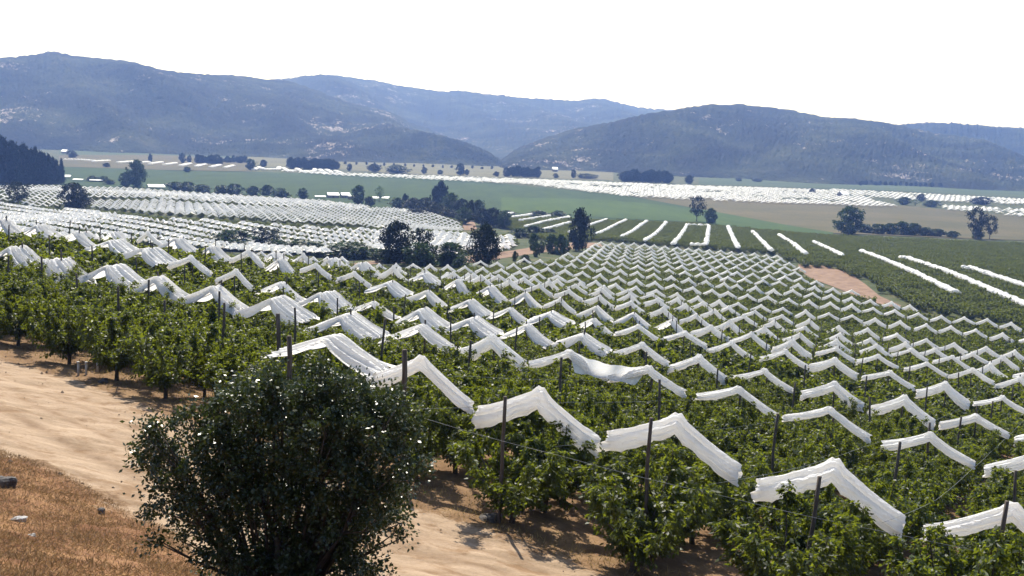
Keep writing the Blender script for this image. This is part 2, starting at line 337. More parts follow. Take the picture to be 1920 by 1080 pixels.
rt[near] = np.exp(-((dc - .85) / .24) ** 2) + .6 * np.exp(-((dc - 2.4) / .2) ** 2); attr(gme, 'rut', rt)
attr(gme, 'road', np.clip(rd, -5, 5)); attr(gme, 'bank', np.clip(bk, -5, 5))
attr(gme, 'valley', np.clip((np.hypot(fx, fy) - 120) / 160, 0, 1))
link('ground', gme, kind='structure', label='bare sloping hillside soil running down into the valley floor')

def drape(name, poly_px, m, lift, label, kind='structure', nu=60, nv=14):
    """a patch between an upper and a lower pixel outline, laid on the ground"""
    up_, lo_ = poly_px
    def samp(line, t):
        line = np.array(line, float); L = np.concatenate([[0], np.cumsum(np.hypot(*np.diff(line, axis=0).T))]); t = t * L[-1]
        return np.stack([np.interp(t, L, line[:, 0]), np.interp(t, L, line[:, 1])], 1)
    t = np.linspace(0, 1, nu); a = np.array([gpx(*p) for p in samp(up_, t)]); b = np.array([gpx(*p) for p in samp(lo_, t)])
    s = np.linspace(0, 1, nv)[:, None, None]; P = a[None, :, :2] * (1 - s) + b[None, :, :2] * s
    z = H(P[..., 0], P[..., 1]) + lift
    V = np.concatenate([P, z[..., None]], -1).reshape(-1, 3); ix = np.arange(nu * nv).reshape(nv, nu)
    f = np.stack([ix[:-1, :-1], ix[1:, :-1], ix[1:, 1:], ix[:-1, 1:]], -1).reshape(-1, 4)
    return link(name, mesh_np(name, V, f, m, True), kind=kind, label=label)
drape('field', ([(100, 311), (330, 320), (500, 323), (740, 331), (900, 341), (1130, 363), (1300, 384), (1345, 400)], [(100, 352), (300, 356), (560, 372), (700, 392), (880, 408), (1000, 412), (1290, 418), (1345, 418)]), M['crop'], .25, 'dark green flat crop field across the valley middle')
drape('field', ([(940, 371), (1100, 374), (1200, 381), (1320, 394), (1480, 424), (1562, 437)], [(940, 400), (1050, 402), (1150, 410), (1290, 417), (1450, 434), (1562, 441)]), M['crop_light'], .5, 'lighter green crop strip beside the white cover rows')
drape('field', ([(1185, 367), (1330, 371), (1500, 379), (1700, 387), (1800, 396), (1960, 410)], [(1185, 369), (1340, 398), (1480, 424), (1562, 438), (1750, 446), (1960, 453)]), M['pasture'], .4, 'brown dry pasture behind the lone round tree')
drape('field', ([(440, 291), (620, 296), (760, 300), (920, 310), (1150, 318), (1150, 322)], [(440, 312), (620, 316), (740, 326), (900, 332), (1150, 338), (1150, 340)]), M['straw'], .3, 'pale yellow stubble field below the central hills')
drape('field', ([(110, 291), (300, 291), (420, 296), (470, 300)], [(110, 313), (300, 319), (400, 321), (470, 322)]), M['pasture'], .5, 'brownish fallow strip behind the green crop')
drape('field', ([(110, 277), (250, 280), (440, 291)], [(110, 290), (250, 293), (440, 300)]), M['meadow'], .3, 'pale grassy flat at the foot of the tall hill')
drape('field', ([(1310, 334), (1500, 336), (1700, 341), (1960, 350)], [(1310, 346), (1500, 352), (1700, 359), (1960, 372)]), M['meadow'], .3, 'green meadow strips below the rocky hill')
drape('river', ([(45, 276), (120, 276.5), (190, 279), (225, 281)], [(45, 279.5), (120, 280.5), (190, 281), (225, 281.4)]), M['water'], .6, 'thin pale strip of shining water at the hill foot', nv=5)
drape('dirt_track', ([(1497, 496), (1545, 499), (1590, 511), (1622, 533), (1650, 556), (1690, 574)], [(1497, 507), (1522, 523), (1562, 538), (1600, 553), (1640, 568), (1684, 580)]), M['track'], .12, 'red dirt track beside the orchard corner')
drape('dirt_track', ([(640, 497), (720, 488), (800, 487), (880, 480), (960, 470), (1010, 462), (1075, 455), (1125, 456)], [(640, 502), (720, 494), (800, 493), (890, 493), (960, 482), (1030, 472), (1090, 466), (1130, 463)]), M['track'], .12, 'pale red dirt track winding between the dark trees')
drape('dirt_track', ([(855, 412), (885, 414), (890, 418)], [(858, 432), (885, 432), (895, 430)]), M['track'], .15, 'small bare reddish clearing among the trees', nu=12, nv=6)

# ---------------------------------------------------------------- hills
def hill(name, label, crest, Dc, Db, seed, rough=1.0, noise_px=1.0, ext=(0, 0)):
    """crest: silhouette pixels; the crest stands Dc away, the foot Db away"""
    g = np.random.default_rng(seed); cx = np.array([p[0] for p in crest], float); cyy = np.array([p[1] for p in crest], float)
    na_, nt_ = 460, 90; X = np.linspace(cx[0], cx[-1], na_); Y = np.interp(X, cx, cyy)
    ker = np.ones(7) / 7; Yp = np.convolve(np.pad(Y, 3, 'edge'), ker, 'valid'); Y = Yp + noise_px * np.convolve(g.normal(0, 1.0, na_ + 2), [.3, .5, .3], 'valid')
    D = Dc + 0 * X + 200 * np.sin(X / 170 + seed) + 90 * np.sin(X / 61 + seed * 2)
    r = ray(X, Y); r = r / np.hypot(r[:, 0], r[:, 1])[:, None]
    zc = D * r[:, 2]; dbx = Db + 60 * np.sin(X / 120 + seed) + 40 * np.sin(X / 47 + 2 * seed)
    base = -56.0; T = np.linspace(0, 1, nt_)[:, None]
    dist = dbx[None] * (1 - T) + D[None] * T; prof = T ** .85
    zz = base + (zc - base)[None] * prof
    ph = g.uniform(0, 6.28, 20); amp = rough * np.clip(T * (1 - T) * 4, 0, 1) * .16 * np.maximum(zc - base, 40)[None]
    f = 0
    for k in range(10): f = f + np.sin(X[None] / (190 / (k + 1)) + ph[k] + (2.5 + k) * T + 1.5 * np.sin(3 * T + ph[k + 10])) / (1 + k * .55)
    zz = zz + amp * f * .45
    zz = zz + g.normal(0, 1.0, zz.shape) * np.clip(T * 8, 0, 1) * np.clip((1 - T) * 6, 0, 1) * 2.2
    # the back side
    back = np.linspace(0, 1, 8)[1:, None]; distb = D[None] * (1 + .35 * back); zb = base + (zc - base)[None] * (1 - back ** 1.3)
    dist = np.concatenate([dist, distb]); zz = np.concatenate([zz, zb])
    P = np.stack([dist * r[None, :, 0], dist * r[None, :, 1], zz], -1); n1, n2 = P.shape[:2]; ix = np.arange(n1 * n2).reshape(n1, n2)
    f = np.stack([ix[:-1, :-1], ix[:-1, 1:], ix[1:, 1:], ix[1:, :-1]], -1).reshape(-1, 4)
    return link(name, mesh_np(name, P.reshape(-1, 3), f, M['hill'], True), kind='structure', label=label)
hill('hill', 'tall scrubby hill with pale rock patches and a small peak', [(-260, 150), (-120, 122), (-40, 114), (0, 108), (60, 103), (80, 98), (97, 95), (112, 98), (140, 105), (180, 108), (230, 112), (270, 121), (300, 130), (340, 136), (380, 139), (430, 140), (470, 143), (490, 148), (530, 150), (560, 157), (600, 172), (650, 190), (700, 203), (740, 212), (770, 230), (830, 250), (900, 272), (950, 303), (965, 312)], 3600, 2430, 3)
hill('hill', 'low dark spur in front of the tall hill', [(250, 290), (330, 270), (430, 255), (520, 245), (600, 235), (680, 232), (730, 233), (780, 244), (830, 254), (880, 268), (920, 286), (945, 306), (955, 314)], 2750, 2260, 5)
hill('hill', 'long hazy ridge farthest back in the gap', [(380, 170), (470, 150), (540, 148), (570, 143), (625, 140), (660, 146), (700, 150), (750, 161), (830, 171), (860, 170), (920, 177), (990, 184), (1040, 186), (1085, 189), (1110, 184), (1140, 186), (1170, 195), (1210, 203), (1265, 206), (1340, 230), (1420, 250)], 5600, 3300, 7)
hill('hill', 'broad hill with a flat rocky knob and granite outcrops', [(915, 322), (940, 300), (960, 283), (1010, 262), (1080, 240), (1150, 228), (1210, 213), (1265, 206), (1300, 199), (1330, 195), (1370, 197), (1385, 194), (1392, 194), (1400, 198), (1440, 200), (1480, 206), (1540, 218), (1600, 222), (1650, 228), (1700, 238), (1760, 250), (1850, 262), (1920, 292), (2000, 320), (2080, 345)], 2900, 2050, 11)
hill('hill', 'smooth hazy ridge behind the rocky hill', [(1560, 262), (1640, 236), (1690, 233), (1740, 229), (1800, 231), (1850, 236), (1920, 240), (2050, 252), (2200, 270)], 4300, 3000, 13)

# ---------------------------------------------------------------- leaves and crowns
def leaf_quads(P, D, L, W, g, droop=.0):
    """rhombic leaves at P pointing along D: one four-cornered face each, folded slightly by its side vector"""
    n = len(P); D = D / (np.linalg.norm(D, axis=1)[:, None] + 1e-9)
    rnd = g.normal(size=(n, 3)); side = np.cross(D, rnd); side /= np.linalg.norm(side, axis=1)[:, None] + 1e-9
    nrm = np.cross(D, side); L = L * g.uniform(.7, 1.3, n)[:, None]; W = W * g.uniform(.7, 1.3, n)[:, None]
    a = P; b = P + D * L * .45 + side * W * .5 + nrm * W * .12; c = P + D * L; d = P + D * L * .45 - side * W * .5 + nrm * W * .12
    V = np.stack([a, b, c, d], 1).reshape(-1, 3); f = np.arange(n * 4).reshape(n, 4); return V, f
def cherry_crown(seed, nsh, nleaf, LL, LW, h=3.2, rad=1.15):
    g = np.random.default_rng(seed); Ps, Ds, br = [], [], []
    for k in range(nsh):
        a = 2 * np.pi * (k + g.uniform(-.3, .3)) / nsh; lean = g.uniform(.35, 1.0) * rad; top = h * g.uniform(.8, 1.06); n = 9
        t = np.linspace(0, 1, n)[:, None]
        p0 = np.array((0, 0, .5)); out = np.array((np.cos(a), np.sin(a), 0))
        pts = p0 + out * lean * (1 - (1 - t) ** 1.7) + np.array((0, 0, 1)) * (top - .55) * t ** 1.05
        pts[:, :2] += np.cumsum(g.normal(0, .03, (n, 2)), 0); br.append((pts, np.linspace(.035, .008, n)))
        m = int(nleaf / nsh); tt = g.beta(1.25, 1.0, m); q = np.stack([np.interp(tt, t[:, 0], pts[:, c]) for c in range(3)], 1)
        # side twigs in clumps
        nc = 16; ct = g.uniform(.12, 1, nc); cq = np.stack([np.interp(ct, t[:, 0], pts[:, c]) for c in range(3)], 1)
        cd = g.normal(size=(nc, 3)); cd[:, 2] *= .5; cd += out * .5; cd /= np.linalg.norm(cd, axis=1)[:, None]; cl = g.uniform(.2, .62, nc) * (1.15 - .55 * ct)
        w = g.integers(0, nc, m); along = g.uniform(.1, 1, m); use = g.random(m) < .72
        q2 = cq[w] + cd[w] * (cl[w] * along)[:, None]; q = np.where(use[:, None], q2, q); q += g.normal(0, .055, (m, 3))
        dr = np.where(use[:, None], cd[w], out) * .7 + g.normal(0, .5, (m, 3)); dr[:, 2] -= .75
        Ps.append(q); Ds.append(dr)
    P = np.concatenate(Ps); D = np.concatenate(Ds); P[:, 2] = np.where(P[:, 2] < .4, .4 + g.uniform(0, .5, len(P)), P[:, 2])
    return leaf_quads(P, D, LL, LW, g), br
def blob_crown(seed, n, nclump, LL, shape, z0=.2, gap=.0, core=.35):
    """crown in a unit box (height 1, width about 1): leaf clumps inside a shape(t)->radius profile"""
    g = np.random.default_rng(seed); Ps, Ds = [], []
    t = g.uniform(0, 1, nclump * 3); a = g.uniform(0, 2 * np.pi, nclump * 3); rr_ = np.sqrt(g.uniform(core, 1, nclump * 3))
    lob = (1 + .30 * np.sin(3 * a + seed + 4 * t) + .20 * np.sin(5 * a + 7 * t)) * g.uniform(.72, 1.18, len(t))
    x = np.cos(a) * rr_ * shape(t) * .5 * lob; y = np.sin(a) * rr_ * shape(t) * .5 * lob; z = z0 + (1 - z0) * t
    c = np.stack([x, y, z], 1)[:nclump]; cs = g.uniform(.05, .12, nclump)
    w = g.integers(0, nclump, n); off = g.normal(size=(n, 3)); off /= np.linalg.norm(off, axis=1)[:, None]; off *= (g.uniform(0, 1, n) ** .5)[:, None] * cs[w][:, None] * np.array((1.1, 1.1, .8))
    P = c[w] + off; D = off + g.normal(0, .04, (n, 3)); D[:, 2] += .01
    return leaf_quads(P, D, LL, LL * .7, g)

# cherry trees: near kind with single leaves, and a coarser one for trees farther down the slope
def trunk_mesh(br, seed):
    g = np.random.default_rng(seed)
    parts = [tube([(0, 0, -.25), (0.01, 0, .1), (g.normal(0, .02), g.normal(0, .02), .35), (0, 0, .6)], [.10, .075, .065, .07], 7)]
    parts += [tube(p, r, 5) for p, r in br]
    V, Fc = join(parts); return mesh_any('cherry_trunk', V, Fc, M['bark'])
NEAR, MID = [], []
for k in range(5):
    (V, f), br = cherry_crown(100 + k, 11, 9000, .135, .060, h=2.85 + .12 * (k % 3), rad=1.7); NEAR.append((mesh_np('cherry_crown', V, f, M['cherry_leaf']), trunk_mesh(br, k)))
for k in range(4):
    (V, f), br = cherry_crown(200 + k, 10, 1900, .28, .15, h=2.8 + .12 * (k % 3), rad=1.7); MID.append((mesh_np('cherry_crown', V, f, M['cherry_leaf']), trunk_mesh(br[:4], k)))

# ---------------------------------------------------------------- covers
def ridge_prof(s, sag=.10): return -1.0 * np.abs(s) - sag * np.sin(np.pi * np.clip(np.abs(s), 0, 1))
def furled(seed, wid, hgt, loose):
    """a cover gathered to a wrinkled roll that lies over the ridge wire and down both sides"""
    g = np.random.default_rng(seed); ns, nth = 41, 34; s = np.linspace(-1, 1, ns); th = np.linspace(0, 2 * np.pi, nth, endpoint=False)
    ph = g.uniform(0, 6.28, 8); V = []
    loL, loR = 1 + loose * g.uniform(-.2, 1), 1 + loose * g.uniform(-.2, 1)
    pl = g.uniform(2.4, 3.6); hem = np.convolve(g.normal(0, .20, ns + 8), np.ones(9) / 9, 'valid'); ds = g.normal(0, .028, (ns, nth)); ds = (ds + np.roll(ds, 1, 0)) * .6
    for n_s, q in enumerate(s):
        k = loL if q < 0 else loR; e = abs(q)
        belly = .80 + .10 * k + hem[n_s] + .05 * math.sin(np.pi * e) * k
        # pleats that run down the slope
        pleat = np.abs(np.sin(pl * th + ph[0] + .5 * q)) ** .45 * .36 + np.abs(np.sin(1.7 * pl * th + ph[1] - .8 * q)) ** .45 * .18
        r = .66 + pleat + .06 * np.sin(9 * th + ph[2] + 4 * q) + ds[n_s]
        y = np.sin(th) * r * wid * .5 * (1 - .35 * np.cos(th)); z = (np.cos(th) * r - 1) * hgt * .5
        z = z * np.where(z < 0, belly, 1) + .07
        z += .10 * math.exp(-((e - .07) / .035) ** 2) * (np.cos(th) > .5) * (1 + .5 * np.sin(3 * th + ph[5]))
        x = np.full(nth, q * 2.11) + (.10 * np.sin(3 * th + ph[3]) + .05 * g.normal(size=nth)) * max(0, e - .8) * 3
        zc = ridge_prof(np.array(q), .05 * k)
        yo = .05 * np.sin(2.3 * q + ph[4]) * k
        V.append(np.stack([x, y + yo, z + zc], 1))
    V = np.concatenate(V); Fc = []
    for a in range(ns - 1):
        for b in range(nth): Fc.append((a * nth + b, a * nth + (b + 1) % nth, (a + 1) * nth + (b + 1) % nth, (a + 1) * nth + b))
    # ends: cloth tucked a little way in
    for a, sg in ((0, 1), (ns - 1, -1)):
        ring = V[a * nth:(a + 1) * nth]; ctr = ring.mean(0) + np.array((sg * .16, 0, 0)); inner = ctr + (ring - ring.mean(0)) * .35; o = len(V); V = np.concatenate([V, inner])
        for b in range(nth):
            q4 = (a * nth + b, a * nth + (b + 1) % nth, o + (b + 1) % nth, o + b); Fc.append(q4 if sg < 0 else q4[::-1])
        Fc.append(tuple(o + b for b in (range(nth) if sg < 0 else range(nth - 1, -1, -1))))
    return V, Fc
def draped(seed, wid, nf, amp, half=None):
    """a cover pushed together into hanging folds that is still some way spread along the row"""
    g = np.random.default_rng(seed); ns, nu = 30, 40; s = np.linspace(-1, 1, ns); u = np.linspace(-1, 1, nu); ph = g.uniform(0, 6.28, 6); V = []
    for q in s:
        e = abs(q); wv = wid * (1 - .22 * math.exp(-(e / .14) ** 2) + .10 * math.sin(2.2 * q + ph[0]))
        fold = np.sin(u * nf * np.pi * .5 + ph[1] + .5 * np.sin(2 * q + ph[2])) + .45 * np.sin(u * nf * 1.37 * np.pi * .5 + ph[3])
        a = amp * (.55 + .6 * np.sin(np.pi * e)) ; y = u * wv * .5 + .05 * np.sin(3 * q + u * 4)
        z = ridge_prof(np.array(q), .10) - .10 + a * fold - .10 * u * u * np.sin(np.pi * e) - .22 * (np.abs(u) > .93)
        x = q * 2.13 + .05 * g.normal(size=nu) * (e > .96) + .05 * fold * max(0, e - .85) * 4
        V.append(np.stack([x, y, z], 1))
    V = np.concatenate(V); Fc = [(a * nu + b, a * nu + b + 1, (a + 1) * nu + b + 1, (a + 1) * nu + b) for a in range(ns - 1) for b in range(nu - 1)]
    return V, Fc
def cover_me(VF, smooth=True):
    V, Fc = VF; return mesh_any('rain_cover', V, Fc, M['cover'], smooth)
TIGHT = [cover_me(furled(k, .34 + .06 * (k % 3), .42 + .06 * (k % 3), .3 * (k % 4)), False) for k in range(10)]
LOOSE = [cover_me(furled(20 + k, .52, .62, .8 + .2 * k), False) for k in range(3)]
WIDE = [cover_me(draped(40 + k, 1.5 + .45 * k, 8 + 2 * k, .13)) for k in range(4)]
LOW = []
for k in range(3):
    V, Fc = furled(60 + k, .46, .52, .3); LOW.append(mesh_any('rain_cover', V, Fc, M['cover']))

MASK = [(-60, 392), (30, 396), (70, 402), (150, 416), (280, 430), (400, 450), (470, 462), (590, 473), (700, 488), (830, 493), (915, 486), (990, 481), (1050, 476), (1100, 462), (1122, 449), (1457, 473), (1500, 499), (1548, 529), (1670, 562), (1735, 577), (1920, 602), (2060, 622), (2300, 1400), (-800, 1400), (-800, 380)]
def basis(v3, up_=(0, 0, 1)):
    x = Vector(v3).normalized(); z = Vector(up_); y = z.cross(x).normalized(); z = x.cross(y); return x, y, z
def mat_at(p, x, y, z, s=(1, 1, 1)):
    return Matrix(((x.x * s[0], y.x * s[1], z.x * s[2], p[0]), (x.y * s[0], y.y * s[1], z.y * s[2], p[1]), (x.z * s[0], y.z * s[1], z.z * s[2], p[2]), (0, 0, 0, 1)))
def i_start(j): return -.12 if j >= 2 else (-.04 if j >= 0 else .06 + .075 * abs(j))
def t_start(j): return (-.02 - .07 * min(max(0, j - 1), 2.6)) if j >= 0 else .0 + .07 * abs(j)
ILINES = [0, 1, 2, 3, 4, 5, 6, 7] + list(np.linspace(8.74, 18.26, 10))
PKI = {round(k, 2) for k, _ in PK}
covers = []
for li, i in enumerate(ILINES):
    for j in range(-44, 12):
        if (i + .15 < i_start(j) or (i == 0 and j < 0)) and not (i, j) in PICK: continue
        key = min(PICK, key=lambda k: abs(k[0] - i) * 10 + abs(k[1] - j))
        if abs(key[0] - i) < .12 and key[1] == j: p = PICK[key]
        else:
            q = Q(i, j)[0]; p = np.array((q[0], q[1], H(q[0], q[1])[0] + RIDGE))
        px, py, d = proj(p)
        if d < 5 or not (-90 < px < 2010 and py < 1150) or not inpoly(np.array([px]), np.array([py - 1]), MASK)[0]: continue
        covers.append(dict(li=li, i=i, j=j, p=p, px=float(px), py=float(py), d=float(d)))
# is a cover hidden behind the hillside?
def visible(p, lift=1.0):
    t = np.linspace(.1, .97, 40); return bool(np.all(p[2] * t + .0 > H(p[0] * t, p[1] * t) + lift * 0 - .0))
covers = [c for c in covers if visible(c['p'])]
infr = sorted([c for c in covers if -40 < c['px'] < 1960 and c['py'] < 1110], key=lambda c: c['d'])
single = infr[:300]; sid = {id(c) for c in single}
stuff_cov = [c for c in covers if id(c) not in sid]
byline = {}
for c in single: byline.setdefault(c['li'], []).append(c)
rot_used = {}
for li, cs in byline.items():
    cs.sort(key=lambda c: c['px'])
    for n, c in enumerate(cs):
        i, j, p = c['i'], c['j'], c['p']
        wide_zone = (c['j'] <= -2 and i <= 2) or (c['j'] <= -4 and i in (3, 4))
        rv = random.random()
        if wide_zone and rv < .82: me, adj = random.choice(WIDE), 'loosely draped'
        elif rv < .32 or (i, j) in ((0, 0),): me, adj = random.choice(LOOSE), 'baggy folded'
        else: me, adj = (random.choice(TIGHT) if c['d'] < 130 else random.choice(LOW)), 'tightly furled'
        if (i, j) == (0, 0): me = WIDE[1]; adj = 'loosely draped'
        q0, q1 = Q(i, j - .5)[0], Q(i, j + .5)[0]; dz = float(H(*q1)[0] - H(*q0)[0]) * .8
        x, y, z = basis((q1[0] - q0[0], q1[1] - q0[1], dz)); fl = random.choice((1, -1)); jit = random.uniform(-.12, .12)
        x2 = (x * math.cos(jit) + y * math.sin(jit)).normalized() if i > 0 else x; y2 = z.cross(x2)
        if random.random() < .5: x2, y2 = -x2, -y2
        pp = p + np.array((0, 0, .05)); k = random.uniform(.96, 1.02)
        o = link('rain_cover', me, label=f'{adj} white cover, {ORD[n]} from the left in the {ORD[li]} zigzag line from the road', category='rain cover', group='white rain covers furled over the orchard rows')
        o.matrix_world = mat_at(pp, x2, y2, z, (k * (1.0 if i > 7.5 else 1.0), random.uniform(.8, 1.3), random.uniform(.85, 1.2) * (1.12 if wide_zone else 1) * (1.2 if c['d'] > 110 else 1)))

def open_cover():
    a, b = PICK[(1, 0)], PICK[(1, 1)]; u3 = np.array((UDIR[0], UDIR[1], -.2)); vd = (b - a); V = []; nu, nv = 34, 18; g = np.random.default_rng(77)
    for n_s in range(nv):
        t = n_s / (nv - 1)
        for k in range(nu):
            w_ = k / (nu - 1); top = a + vd * w_ + np.array((0, 0, .06 - .28 * math.sin(math.pi * w_)))
            mid = a + vd * (.5 + (w_ - .5) * .75) + np.array((0, 0, -1.02)) - u3 * .35
            p = top * (1 - t) + mid * t; p[2] -= .22 * math.sin(math.pi * t) * math.sin(math.pi * w_); p[2] += .035 * math.sin(w_ * 22 + 3 * t) + g.normal(0, .006); p -= u3 * .10 * math.sin(w_ * 17 + 2)
            V.append(p)
    Fc = [(r * nu + k, r * nu + k + 1, (r + 1) * nu + k + 1, (r + 1) * nu + k) for r in range(nv - 1) for k in range(nu - 1)]
    link('open_cover', mesh_any('open_cover', np.array(V), Fc, M['cover']), label='half open white sheet sagging like a hammock between two furled covers', category='rain cover')
open_cover()

# ---------------------------------------------------------------- instancing for what nobody could count
def rot_euler(a): return np.stack([np.zeros_like(a), np.zeros_like(a), a], 1)
def scatter(name, pts, rots, scales, sources, label, kind='stuff', pick=None):
    """one object: copies of SOURCES set at points (geometry nodes)"""
    n = len(pts); me = bpy.data.meshes.new(name); me.vertices.add(n); me.vertices.foreach_set('co', np.asarray(pts, np.float32).ravel())
    for nm, arr in (('rot', rots), ('scl', scales)):
        a = me.attributes.new(nm, 'FLOAT_VECTOR', 'POINT'); a.data.foreach_set('vector', np.asarray(arr, np.float32).ravel())
    a = me.attributes.new('pick', 'INT', 'POINT'); a.data.foreach_set('value', (rng.integers(0, len(sources), n) if pick is None else np.asarray(pick)).astype(np.int32))
    o = link(name, me, kind=kind, label=label)
    ng = bpy.data.node_groups.new(name, 'GeometryNodeTree'); ng.interface.new_socket('Geometry', in_out='INPUT', socket_type='NodeSocketGeometry'); ng.interface.new_socket('Geometry', in_out='OUTPUT', socket_type='NodeSocketGeometry')
    N = ng.nodes; gi = N.new('NodeGroupInput'); go = N.new('NodeGroupOutput'); ip = N.new('GeometryNodeInstanceOnPoints'); gti = N.new('GeometryNodeGeometryToInstance')
    L = ng.links
    for s in reversed(sources):
        oi = N.new('GeometryNodeObjectInfo'); oi.inputs['Object'].default_value = s; oi.inputs['As Instance'].default_value = True; oi.transform_space = 'ORIGINAL'
        L.new(oi.outputs['Geometry'], gti.inputs[0])
    def named(nm, dt):
        q = N.new('GeometryNodeInputNamedAttribute'); q.data_type = dt; q.inputs[0].default_value = nm; return q.outputs[0]
    L.new(gi.outputs[0], ip.inputs['Points']); L.new(gti.outputs[0], ip.inputs['Instance']); ip.inputs['Pick Instance'].default_value = True
    L.new(named('pick', 'INT'), ip.inputs['Instance Index']); L.new(named('rot', 'FLOAT_VECTOR'), ip.inputs['Rotation']); L.new(named('scl', 'FLOAT_VECTOR'), ip.inputs['Scale'])
    L.new(ip.outputs[0], go.inputs[0]); md = o.modifiers.new('copies', 'NODES'); md.node_group = ng; return o
src_cov = {}
for o in list(C.objects):
    if o.name.startswith('rain_cover') and o.data.name in [m.name for m in LOW + TIGHT + WIDE]: src_cov.setdefault(o.data.name, o)
SRC_COV = [src_cov[m.name] for m in LOW if m.name in src_cov] or list(src_cov.values())[:3]
SRC_WIDE = [src_cov[m.name] for m in WIDE[:2] if m.name in src_cov]
SRC_ALL = SRC_COV + SRC_WIDE

# covers of the remaining lines and of the two lower orchards
sp, srot, sscl, spick = [], [], [], []
VANG = math.atan2(VDIR[1], VDIR[0])
def add_stuff(p, ang, scl, pick): sp.append(p); srot.append((0, 0, ang)); sscl.append(scl); spick.append(pick)
for c in stuff_cov: add_stuff(c['p'], VANG + random.uniform(-.08, .08) + (math.pi if random.random() < .5 else 0), (1.03, random.uniform(1.3, 1.9), 1.25), random.randrange(len(SRC_COV)))
lower_trees = []
def block(org, zdir, rdir, dz_, dr_, nz, nrw, masks, ymax=2000, scl=(1.0, 1.0, 1.0), wide=.25, tree=True, row_lines=None, jit=.1, fat=1.0):
    org = np.array(org, float); zdir = np.array(zdir, float); rdir = np.array(rdir, float); zdir /= np.hypot(*zdir); rdir /= np.hypot(*rdir)
    a, b = np.meshgrid(np.arange(-nz, nz), np.arange(-nrw, nrw), indexing='ij'); a = a.ravel(); b = b.ravel()
    P = org + a[:, None] * zdir * dz_ + b[:, None] * rdir * dr_ + rng.normal(0, jit, (len(a), 2))
    z = H(P[:, 0], P[:, 1]); pr = proj(np.column_stack([P, z + RIDGE])); ok = np.zeros(len(a), bool)
    for m in masks: ok |= inpoly(pr[:, 0], pr[:, 1], m)
    ok &= pr[:, 2] > 100; ang = math.atan2(zdir[1], zdir[0])
    for k in np.nonzero(ok)[0]:
        wd = rng.random() < wide and len(SRC_WIDE); add_stuff((P[k, 0], P[k, 1], z[k] + RIDGE), ang + rng.normal(0, .05) + (math.pi if rng.random() < .5 else 0), (scl[0], scl[1] * fat * rng.uniform(1.3, 2.3), scl[2] * 1.1), (len(SRC_COV) + int(rng.integers(len(SRC_WIDE)))) if wd else int(rng.integers(len(SRC_COV))))
    if tree:
        st = 3.4; k = int(dr_ / st) or 1
        a, b = np.meshgrid(np.arange(-nz, nz), np.arange(-nrw * k - 6, nrw * k + 6), indexing='ij'); a = a.ravel(); b = b.ravel()
        P = org + a[:, None] * zdir * dz_ + b[:, None] * rdir * st + rng.normal(0, .25, (len(a), 2)); z = H(P[:, 0], P[:, 1]); pr = proj(np.column_stack([P, z + 2])); ok = np.zeros(len(a), bool)
        for m in masks: ok |= inpoly(pr[:, 0], pr[:, 1] - 3, m)
        ok &= pr[:, 2] > 100
        for q in np.nonzero(ok)[0]: lower_trees.append((P[q, 0], P[q, 1], z[q]))
B2 = [(-20, 376), (60, 384), (150, 390), (220, 397), (300, 404), (400, 409), (640, 424), (770, 427), (862, 432), (884, 438), (900, 445), (955, 436), (972, 452), (940, 462), (880, 463), (840, 470), (700, 461), (640, 462), (560, 467), (480, 462), (330, 452), (0, 432)]
block((-215, 489), (.775, -.632), (.632, .775), 4.5, 10.5, 75, 34, [B2], wide=.8, fat=1.0)
CH = [(165, 373), (300, 371), (340, 375), (450, 381), (640, 387), (740, 388), (800, 395), (865, 413), (864, 428), (760, 424), (640, 416), (560, 411), (400, 400), (300, 394), (165, 383)]
block((-162, 490), (.884, .467), (-.315, .949), 4.97, 10.5, 70, 26, [CH], wide=.1, scl=(1.1, 1, 1.15))
CB = [(165, 349), (250, 350), (300, 354), (480, 366), (600, 373), (692, 384), (690, 389), (600, 386), (450, 378), (340, 371), (250, 366), (165, 366)]
CC = [(0, 346), (115, 345), (160, 347), (160, 366), (110, 382), (60, 381), (0, 371)]
block((-220, 700), (.90, .43), (-.315, .949), 5.2, 14, 110, 22, [CB, CC], wide=.5, scl=(1.15, 1.4, 1.15))
WF = [(480, 315), (640, 323), (900, 331), (1290, 346), (1500, 353), (1640, 359), (1630, 372), (1690, 385), (1500, 379), (1300, 372), (1180, 366), (1000, 344), (800, 334), (640, 327)]
WF2 = [(1560, 353), (1920, 372), (1960, 375), (1960, 384), (1920, 381), (1700, 372), (1560, 361)]
WF3 = [(1765, 383), (1960, 392), (1960, 406), (1780, 390)]
far_pts = []
def far_block(org, ang, dz_, dr_, n1, n2, masks, scl):
    zd = np.array((math.cos(ang), math.sin(ang))); rd_ = np.array((-math.sin(ang), math.cos(ang)))
    a, b = np.meshgrid(np.arange(-n1, n1), np.arange(-n2, n2), indexing='ij'); P = np.array(org) + a.ravel()[:, None] * zd * dz_ + b.ravel()[:, None] * rd_ * dr_ + rng.normal(0, .5, (a.size, 2))
    z = H(P[:, 0], P[:, 1]); pr = proj(np.column_stack([P, z + 3.6])); ok = np.zeros(len(P), bool)
    for m in masks: ok |= inpoly(pr[:, 0], pr[:, 1], m)
    patch = np.sin(P[:, 0] * .021 + 1.3 * np.sin(P[:, 1] * .013)) * np.sin(P[:, 1] * .031 + .8 * np.sin(P[:, 0] * .017)); ok &= (pr[:, 2] > 300) & (rng.random(len(P)) < np.clip(.74 + .35 * patch, .35, .95))
    for k in np.nonzero(ok)[0]: far_pts.append((P[k, 0], P[k, 1], z[k] + 3.7, ang, *scl))
far_block((100, 1250), .22, 8.0, 11.0, 150, 110, [WF, WF2, WF3], (2.0, 5.0, 1.4))
far_pts = np.array(far_pts)

